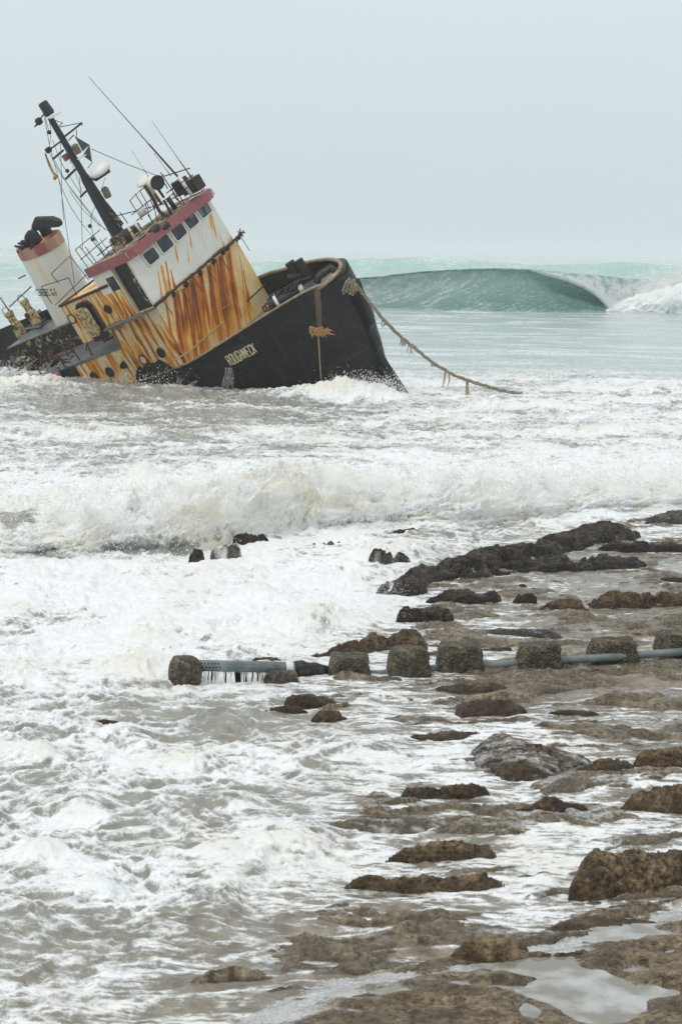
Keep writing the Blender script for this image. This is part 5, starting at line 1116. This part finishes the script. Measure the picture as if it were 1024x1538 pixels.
# shelf in the near right corner with pools
def shelf():
    poly = [(300, 1560), (420, 1530), (470, 1500), (530, 1478), (600, 1462), (680, 1452), (760, 1446), (860, 1420), (880, 1395), (960, 1385), (1100, 1370), (1500, 1340), (1500, 1760), (200, 1760)]
    P2 = [tuple(ground(x, y).xy) for x, y in poly]; q = np.array(P2)
    xs = np.linspace(q[:, 0].min(), min(q[:, 0].max(), 6), 520); ys = np.linspace(q[:, 1].min(), q[:, 1].max(), 700)
    A, B = np.meshgrid(xs, ys); d = pip(A, B, P2)
    n1 = fbm(A / .8, B / 1.0, 4, 301); n2 = fbm(A / .16, B / .2, 4, 302, .6); pit = billow(A / .07, B / .08, 3, 303)
    z = .10 * np.clip(d / .5, -1, 1) + .035 * n1; Gp = np.zeros_like(z)
    for (x, y, sx, sy, dz) in ((850, 1484, 95, 26, .15), (770, 1462, 60, 14, .12), (900, 1520, 70, 30, .14), (965, 1411, 90, 8, .14), (720, 1480, 50, 7, .10), (560, 1500, 40, 6, .09), (650, 1520, 60, 7, .08), (700, 1440, 30, 6, .07), (600, 1490, 50, 8, .07), (690, 1500, 40, 10, .07), (960, 1460, 40, 8, .08), (990, 1500, 40, 10, .09), (540, 1525, 30, 8, .07), (740, 1420, 25, 8, .05), (1000, 1440, 30, 6, .06), (790, 1530, 20, 20, .08)):
        g = ground(x, y); w = sx * g.y / FPX; hh = sy * g.y ** 2 / (FPX * H)
        Gs = np.exp(-((A - g.x + .14 * n1) / w) ** 2 - ((B - g.y + .3 * n1) / hh) ** 2); z -= dz * Gs * sstep(.05, .4, d); Gp = np.maximum(Gp, Gs)
    wz = .25 + .75 * sstep(.005, .05, np.abs(z - .035)); z = z + wz * (.022 * n2 + .030 * (pit - .3))
    wv_ = 1 - sstep(.03, .08, z)
    st_ = fbm((A * .97 + B * .22) / .9, (B * .97 - A * .22 + .2 * n1) / .16, 4, 305)
    grid_obj('rock_shelf', A, B, z, M['nearshelf'], dict(wet=wv_ * .35, band=np.clip(.45 + .8 * fbm(A / .5, B / .22, 4, 306), 0, 1), foam=np.clip(.10 + .30 * wv_ + .30 * st_ + .3 * (1 - sstep(0, .6, d)), 0, .7)), keep=d > -.3, kind='structure')
    k = (Gp > .06) & (d > .10)
    grid_obj('tide_pools', A[::3, ::3], B[::3, ::3], np.full_like(A, .035)[::3, ::3], M['pool'], keep=k[::3, ::3], kind='structure')
shelf()
rock([(306, 1003), (330, 998), (402, 998), (404, 1008), (340, 1010), (306, 1010)], .2, 'ledge', 'dark rock added under the perforated pipe to darken behind its spilling water', 'rock', 'rock', .2, .3, G3)  # rock added as a dark backing so the spill shows
# concrete blocks
def block(x0, y0, x1, y1, label, pw=10, mat='concrete', depth=.55, tilt=0.0, sd=0):
    y1 = y1 - 6; a = ground(x0, y1); b = ground(x1, y1); w = (b - a).length; D_ = a.y; hpx = (y1 - y0); h = (hpx + 3) * D_ / FPX - depth * .13; w *= 1.0
    n = 26; u = np.linspace(-1, 1, n); mb = MB()
    c = (a + b) / 2 + Vector((0, depth / 2, 0)); ang_ = math.atan2(b.y - a.y, b.x - a.x) * .3
    def f(v):
        v = np.array(v); s = np.abs(v) ** pw; r = (s.sum(-1)) ** (1 / pw); v = v / r[..., None]
        return v
    faces = [(0, 1, 2, 1), (0, 1, 2, -1), (0, 2, 1, 1), (0, 2, 1, -1), (1, 2, 0, 1), (1, 2, 0, -1)]
    for (i, j, k, sg) in faces:
        A, B = np.meshgrid(u, u); V = np.zeros((n, n, 3)); V[..., i] = A; V[..., j] = B; V[..., k] = sg
        V = f(V); taper = 1 - .06 * (V[..., 2] + 1)
        W = np.stack([V[..., 0] * w / 2 * taper, V[..., 1] * depth / 2 * taper, (V[..., 2] + 1) * (h + .12) / 2 - .12], -1)
        nn = .075 * fbm(W[..., 0] * 3 + W[..., 1] * 2.1 + sd, W[..., 2] * 3 + W[..., 1] * 1.7, 4, 400 + sd) + .018 * fbm(W[..., 0] * 16 + W[..., 1] * 9 + sd, W[..., 2] * 16 - W[..., 1] * 7, 3, 420 + sd)
        W = W * (1 + nn[..., None] * 2.0); W[..., 2] += tilt * W[..., 0]
        mb.add(W.reshape(-1, 3).tolist(), [(q * n + p_, q * n + p_ + 1, (q + 1) * n + p_ + 1, (q + 1) * n + p_) for q in range(n - 1) for p_ in range(n - 1)])
    o = mb.build('concrete_block', M[mat], None, True); o.location = c; o.rotation_euler.z = ang_
    import bmesh as _b
    bm = _b.new(); bm.from_mesh(o.data); _b.ops.remove_doubles(bm, verts=bm.verts, dist=.002); _b.ops.recalc_face_normals(bm, faces=bm.faces); bm.to_mesh(o.data); bm.free()
    tag(o, label, 'block', 'concrete blocks carrying the pipe'); return o
block(249, 986, 302, 1033, 'rounded dark boulder-like block at the left end of the perforated pipe', sd=1, mat='concrete', pw=3.2)
block(493, 984, 556, 1020, 'low concrete block right of the dark sleeve of the pipe', sd=2)
block(581, 972, 648, 1018, 'concrete block with domed top, second from the dark sleeve', sd=3, pw=5)
block(657, 968, 727, 1012, 'concrete block close against its left neighbour, tallest of the row', sd=4)
block(777, 966, 846, 1009, 'concrete block standing alone at the middle of the right half', sd=5, tilt=.05)
block(887, 960, 959, 999, 'wide flat topped concrete block, last whole one before the right edge', sd=6)
block(988, 949, 1062, 993, 'concrete block cut off by the right edge', sd=7, tilt=.05)
block(394, 1009, 450, 1028, 'low dark block under the right end of the perforated pipe', sd=8, depth=.3, pw=3.5)
# pipe
pp = empty('drain_pipe'); tag(pp, 'long grey green pipe with a perforated left end running through the concrete blocks', 'pipe')
def pz(px, py, D_): return at_depth(px, py, D_ / math.cos(0) * (D0v.dot(ray(px, py)) / ray(px, py).y))
pl = [pz(285, 1000, 27.4), pz(330, 1001, 27.45), pz(442, 1003.5, 27.75)]
r_ = .086; e = MB(); e.tube(pl, r_, 20); perf = e.build('perforated_section', M['pipe'], pp, True)
e = MB()
for row, dz in enumerate((.035, -.01)):
    for k in range(22):
        t_ = .12 + k * .034 + row * .012
        if .40 < t_ < .48: continue
        q = pl[1].lerp(pl[2], (t_ - .3) / .7) if t_ > .3 else pl[0].lerp(pl[1], t_ / .3)
        d = (CAM - q).normalized(); nrm = Vector((0, d.y, 0)).normalized(); yy = math.sqrt(r_ ** 2 - (dz + .012) ** 2)
        c = q + Vector((0, -yy * 1.0, dz + .012)); e.lathe(c + Vector((0, .004, 0)), Vector((0, -1, (dz + .012) / yy)), [(0, .015), (.004, .015)], 8)
e.build('perforations', M['hole'], perf)['kind'] = 'stuff'
e = MB(); a = pl[1].lerp(pl[2], .90); e.lathe(a, (pl[2] - pl[1]), [(-.03, .10), (.0, .105), (.05, .105), (.08, .095)], 18); e.build('pipe_collar', M['offwhite'], pp, True)
e = MB(); e.tube([pz(441, 1003.5, 27.75), pz(452, 1004, 27.8), pz(460, 1006, 27.85), pz(472, 1009, 27.95), pz(482, 1010, 28.0), pz(495, 1014, 28.1)], [.095, .12, .105, .135, .115, .12], 14); e.build('pipe_sleeve', M['rubber'], pp, True)
e = MB(); e.tube([pz(490, 1012, 28.1), pz(570, 1013, 28.2), pz(660, 1004, 28.45), pz(750, 999, 28.65), pz(850, 992, 28.9), pz(920, 987, 29.1), pz(975, 983, 29.3), pz(1060, 976, 29.5)], .06, 14); e.build('pipe_run', M['pipe'], pp, True)
def gz(z): return lambda x, y: ground(x, y, z)
def pale_streaks(x0, x1, n):
    e = MB()
    for k in range(n):
        x = random.uniform(x0, x1); top = pl[1].lerp(pl[2], (x - 330) / 112) + Vector((0, -.07, -.06)); dx = random.uniform(-.03, .03)
        e.tube([top, top + Vector((dx * .4, -.03, -.08)), top + Vector((dx, -.06, -.28 - random.uniform(0, .05)))], [random.uniform(.002, .005), .004, random.uniform(.003, .008)], 4)
    o = e.build('pipe_spillwater', M['spray'], None, True); o['kind'] = 'stuff'
pale_streaks(304, 352, 90); pale_streaks(362, 400, 44)

# ================================================================== SPRAY
dv = []; dr_ = []
def drop(p, r): dv.append(p); dr_.append(r)
rs_ = np.random.default_rng(11)
def burst(px, py, z0, n, sx, sy, sz, r0, r1, vx=0):
    g = ground(px, py)
    for _ in range(n):
        a = abs(rs_.normal()) ; drop((g.x + rs_.normal() * sx + vx * a * .3, g.y + rs_.normal() * sy, z0 + a * sz), rs_.uniform(r0, r1) ** 1.0)
# along the bore
cand = 26000
bx = rs_.uniform(-60, 1090, cand)
bn = fbm(bx / 42, bx * 0 + 3, 4, 501); keepp = rs_.uniform(0, 1, cand) < np.clip(.5 + 1.1 * bn, .06, 1)
for x in bx[keepp]:
    fyv = np.interp(x, bp, base_y) + rs_.uniform(-.3, 3.2); zc_ = np.interp(x, bp, bz); gx = (x - 512) * fyv / FPX
    k = abs(rs_.normal()) * .16; tt = np.clip((fyv - np.interp(x, BPX, BYB)) / 1.6, 0, 1); zs = np.interp(x, BPX, BZB) * tt ** .5
    drop((gx + rs_.normal() * .1, fyv - rs_.uniform(0, .5), max(0.05, zs + k)), rs_.uniform(.004, .013))
for _ in range(150):                                           # thrown arcs of drops along the crest
    x = rs_.uniform(60, 1060); yb_ = np.interp(x, BPX, BYB); zb_ = np.interp(x, BPX, BZB); gx = (x - 512) * (yb_ + 1) / FPX; vx_, vz_ = rs_.normal() * .5, abs(rs_.normal()) * .5 + .15
    for k in range(int(rs_.uniform(15, 55))):
        t_ = rs_.uniform(0, 1); drop((gx + vx_ * t_ + rs_.normal() * .05, yb_ + .8 - .5 * t_ + rs_.normal() * .08, zb_ * .85 + vz_ * t_ * (1.6 - t_) + rs_.normal() * .04), rs_.uniform(.005, .016))
for (x, y, n) in ((150, 830, 900), (210, 830, 700), (120, 838, 500), (240, 828, 500), (60, 835, 300), (800, 770, 300), (590, 790, 300)): burst(x, y, .30, n, .45, .4, .34, .003, .010)
for (x, y, n) in ((575, 905, 700), (590, 925, 600), (560, 900, 500), (470, 950, 300), (560, 800, 260), (566, 812, 150)): burst(x, y, .10, int(n * .8), .22, .5, .14, .002, .0055)
for (x, y, n) in ((545, 601, 1600), (575, 601, 1300), (520, 601, 800), (595, 602, 600), (215, 588, 120), (245, 588, 160), (25, 578, 500)): burst(x, y, .25, n, .6, .4, .36, .006, .02)
for _ in range(5000):
    x = rs_.uniform(905, 1080); hh = np.interp(x, [896, 905, 920, 945, 985, 1024, 1230], [.3, 1.1, 1.9, 2.9, 3.8, 4.4, 4.6]); drop(((x - 512) * 209 / FPX, 209 + rs_.normal() * 1.5, hh * rs_.uniform(.8, 1.08) + abs(rs_.normal()) * .12), rs_.uniform(.015, .045))
dv = np.array(dv); dr_ = np.array(dr_)
oc = np.array([(1, 0, 0), (-1, 0, 0), (0, 1, 0), (0, -1, 0), (0, 0, 1), (0, 0, -1)], float); of = np.array([(0, 2, 4), (2, 1, 4), (1, 3, 4), (3, 0, 4), (2, 0, 5), (1, 2, 5), (3, 1, 5), (0, 3, 5)])
N = len(dv); sc3 = dr_[:, None] * rs_.uniform(.7, 1.6, (N, 3)); vv = (dv[:, None, :] + oc[None] * sc3[:, None, :]).reshape(-1, 3); ff = (of[None] + (np.arange(N) * 6)[:, None, None]).reshape(-1, 3)
me = bpy.data.meshes.new('sea_spray'); me.vertices.add(len(vv)); me.vertices.foreach_set('co', vv.astype(np.float32).reshape(-1)); me.loops.add(ff.size); me.loops.foreach_set('vertex_index', ff.reshape(-1).astype(np.int32)); me.polygons.add(len(ff)); me.polygons.foreach_set('loop_start', (np.arange(len(ff)) * 3).astype(np.int32)); me.update(calc_edges=True); me.polygons.foreach_set('use_smooth', np.ones(len(ff), bool))
me.materials.append(M['spray']); o = bpy.data.objects.new('sea_spray', me); col.objects.link(o); o['kind'] = 'stuff'

# soft spray hanging over the bore
def mist():
    px = np.linspace(90, 1150, 90); e = MB(); n = 14; vs = []
    for x in px:
        yb_ = float(np.interp(x, BPX, BYB)); zb_ = float(np.interp(x, BPX, BZB)); gx = (x - 512) * (yb_ + .9) / FPX
        k = .55 + .35 * math.sin(x / 37.0) + .2 * math.sin(x / 13.0 + 1)
        if x < 110 or x > 1130: k = .1
        for j in range(n):
            t_ = 2 * math.pi * j / n; vs.append((gx, yb_ + 1.0 + 1.5 * math.cos(t_), zb_ * .75 + (.30 + .35 * k) * math.sin(t_)))
    fs = [(i * n + j, i * n + (j + 1) % n, (i + 1) * n + (j + 1) % n, (i + 1) * n + j) for i in range(len(px) - 1) for j in range(n)] + [tuple(range(n - 1, -1, -1)), tuple((len(px) - 1) * n + j for j in range(n))]
    e.add(vs, fs); t = NT('drifting_spray'); t.t.nodes.remove(t.b)
    p1 = t.noise(1.5, 5, .6); v = t.n('ShaderNodeVolumePrincipled'); v.inputs['Color'].default_value = (.995, .99, .975, 1); v.inputs['Anisotropy'].default_value = 0
    t.link(t.rng(p1, .48, .70, 0, 2.0), v.inputs['Density']); t.link(v.outputs[0], t.t.nodes['Material Output'].inputs['Volume'])
    o = e.build('spray_mist', t.m); o['kind'] = 'stuff'
    e = MB(); vs = []; pxs = np.linspace(898, 1240, 40)
    for x in pxs:
        hh = float(np.interp(x, [896, 905, 920, 945, 985, 1024, 1240], [.3, .8, 1.5, 2.3, 3.1, 3.7, 4.0]))
        for j in range(n): t_ = 2 * math.pi * j / n; vs.append(((x - 512) * 209 / FPX, 209 + 5.5 * math.cos(t_), hh * .55 + hh * .62 * math.sin(t_)))
    fs = [(i * n + j, i * n + (j + 1) % n, (i + 1) * n + (j + 1) % n, (i + 1) * n + j) for i in range(39) for j in range(n)] + [tuple(range(n - 1, -1, -1)), tuple(39 * n + j for j in range(n))]
    e.add(vs, fs); t2 = NT('far_drifting_spray'); t2.t.nodes.remove(t2.b); p1 = t2.noise(.45, 5, .6); v = t2.n('ShaderNodeVolumePrincipled'); v.inputs['Color'].default_value = (.995, .995, .99, 1)
    t2.link(t2.rng(p1, .45, .7, 0, .6), v.inputs['Density']); t2.link(v.outputs[0], t2.t.nodes['Material Output'].inputs['Volume'])
    o = e.build('spray_mist', t2.m); o['kind'] = 'stuff'
mist()
scene.cycles.volume_step_rate = .08; scene.cycles.volume_max_steps = 256

# ================================================================== LIGHT, SKY, HAZE
SUN_EL, SUN_AZ = rad(52), rad(-35)
w = bpy.data.worlds.new('World'); scene.world = w; w.use_nodes = True; nt = w.node_tree
bg = nt.nodes['Background']; outw = nt.nodes['World Output']
sky = nt.nodes.new('ShaderNodeTexSky'); sky.sky_type = 'NISHITA'; sky.sun_disc = False; sky.sun_elevation = SUN_EL; sky.sun_rotation = SUN_AZ; sky.air_density = 1; sky.dust_density = 4
nt.links.new(sky.outputs[0], bg.inputs[0]); bg.inputs[1].default_value = .07
bg2 = nt.nodes.new('ShaderNodeBackground'); tc = nt.nodes.new('ShaderNodeTexCoord'); sep = nt.nodes.new('ShaderNodeSeparateXYZ'); nt.links.new(tc.outputs['Generated'], sep.inputs[0])
cr = nt.nodes.new('ShaderNodeValToRGB'); nt.links.new(sep.outputs[2], cr.inputs[0])
for el, (p_, c_) in zip([cr.color_ramp.elements[0], cr.color_ramp.elements[1], cr.color_ramp.elements.new(.5)], ((0.0, (.67, .755, .78)), (1.0, (1.04, 1.08, 1.09)), (.13, (.735, .825, .855)))): el.position = p_; el.color = (*c_, 1)
nz = nt.nodes.new('ShaderNodeTexNoise'); nz.inputs['Scale'].default_value = 2.2; nz.inputs['Detail'].default_value = 3
mp_ = nt.nodes.new('ShaderNodeMapping'); mp_.inputs['Scale'].default_value = (1, 1, 4); nt.links.new(tc.outputs['Generated'], mp_.inputs[0]); nt.links.new(mp_.outputs[0], nz.inputs['Vector'])
mr = nt.nodes.new('ShaderNodeMapRange'); nt.links.new(nz.outputs[0], mr.inputs[0]); mr.inputs[1].default_value = .3; mr.inputs[2].default_value = .7; mr.inputs[3].default_value = .975; mr.inputs[4].default_value = 1.025
nt.links.new(cr.outputs[0], bg2.inputs[0]); nt.links.new(mr.outputs[0], bg2.inputs[1])
mx = nt.nodes.new('ShaderNodeMixShader'); mx.inputs[0].default_value = .92; nt.links.new(bg.outputs[0], mx.inputs[1]); nt.links.new(bg2.outputs[0], mx.inputs[2]); nt.links.new(mx.outputs[0], outw.inputs['Surface'])
sd = bpy.data.lights.new('sun', 'SUN'); sd.energy = 1.35; sd.angle = rad(22); sd.color = (1, .985, .955); so = bpy.data.objects.new('sun', sd); col.objects.link(so)
dirv = Vector((math.sin(SUN_AZ) * math.cos(SUN_EL), math.cos(SUN_AZ) * math.cos(SUN_EL) * 0 - .35, math.sin(SUN_EL))).normalized()
so.rotation_euler = dirv.to_track_quat('Z', 'Y').to_euler(); sky.sun_rotation = math.atan2(dirv.x, dirv.y); sky.sun_elevation = math.asin(dirv.z)
HAZE = 0.00032
e = MB(); e.box((-4500, -40, -16), (4500, 8400, 26)); hz = e.build('haze', NT('haze').m); hz['kind'] = 'stuff'
hm_ = hz.data.materials[0]; t_ = hm_.node_tree; t_.nodes.remove(t_.nodes['Principled BSDF']); pv = t_.nodes.new('ShaderNodeVolumePrincipled'); pv.inputs['Density'].default_value = HAZE; pv.inputs['Color'].default_value = (.9, .95, .97, 1); pv.inputs['Anisotropy'].default_value = .0
t_.links.new(pv.outputs[0], t_.nodes['Material Output'].inputs['Volume'])
scene.view_settings.view_transform = 'Standard'; scene.view_settings.look = 'None'; scene.view_settings.exposure = 0; scene.view_settings.gamma = 1
scene.render.engine = 'CYCLES'; scene.cycles.max_bounces = 5; scene.cycles.diffuse_bounces = 3; scene.cycles.glossy_bounces = 3; scene.cycles.volume_bounces = 3; scene.cycles.use_denoising = True
scene.render.resolution_x = 681; scene.render.resolution_y = 1024
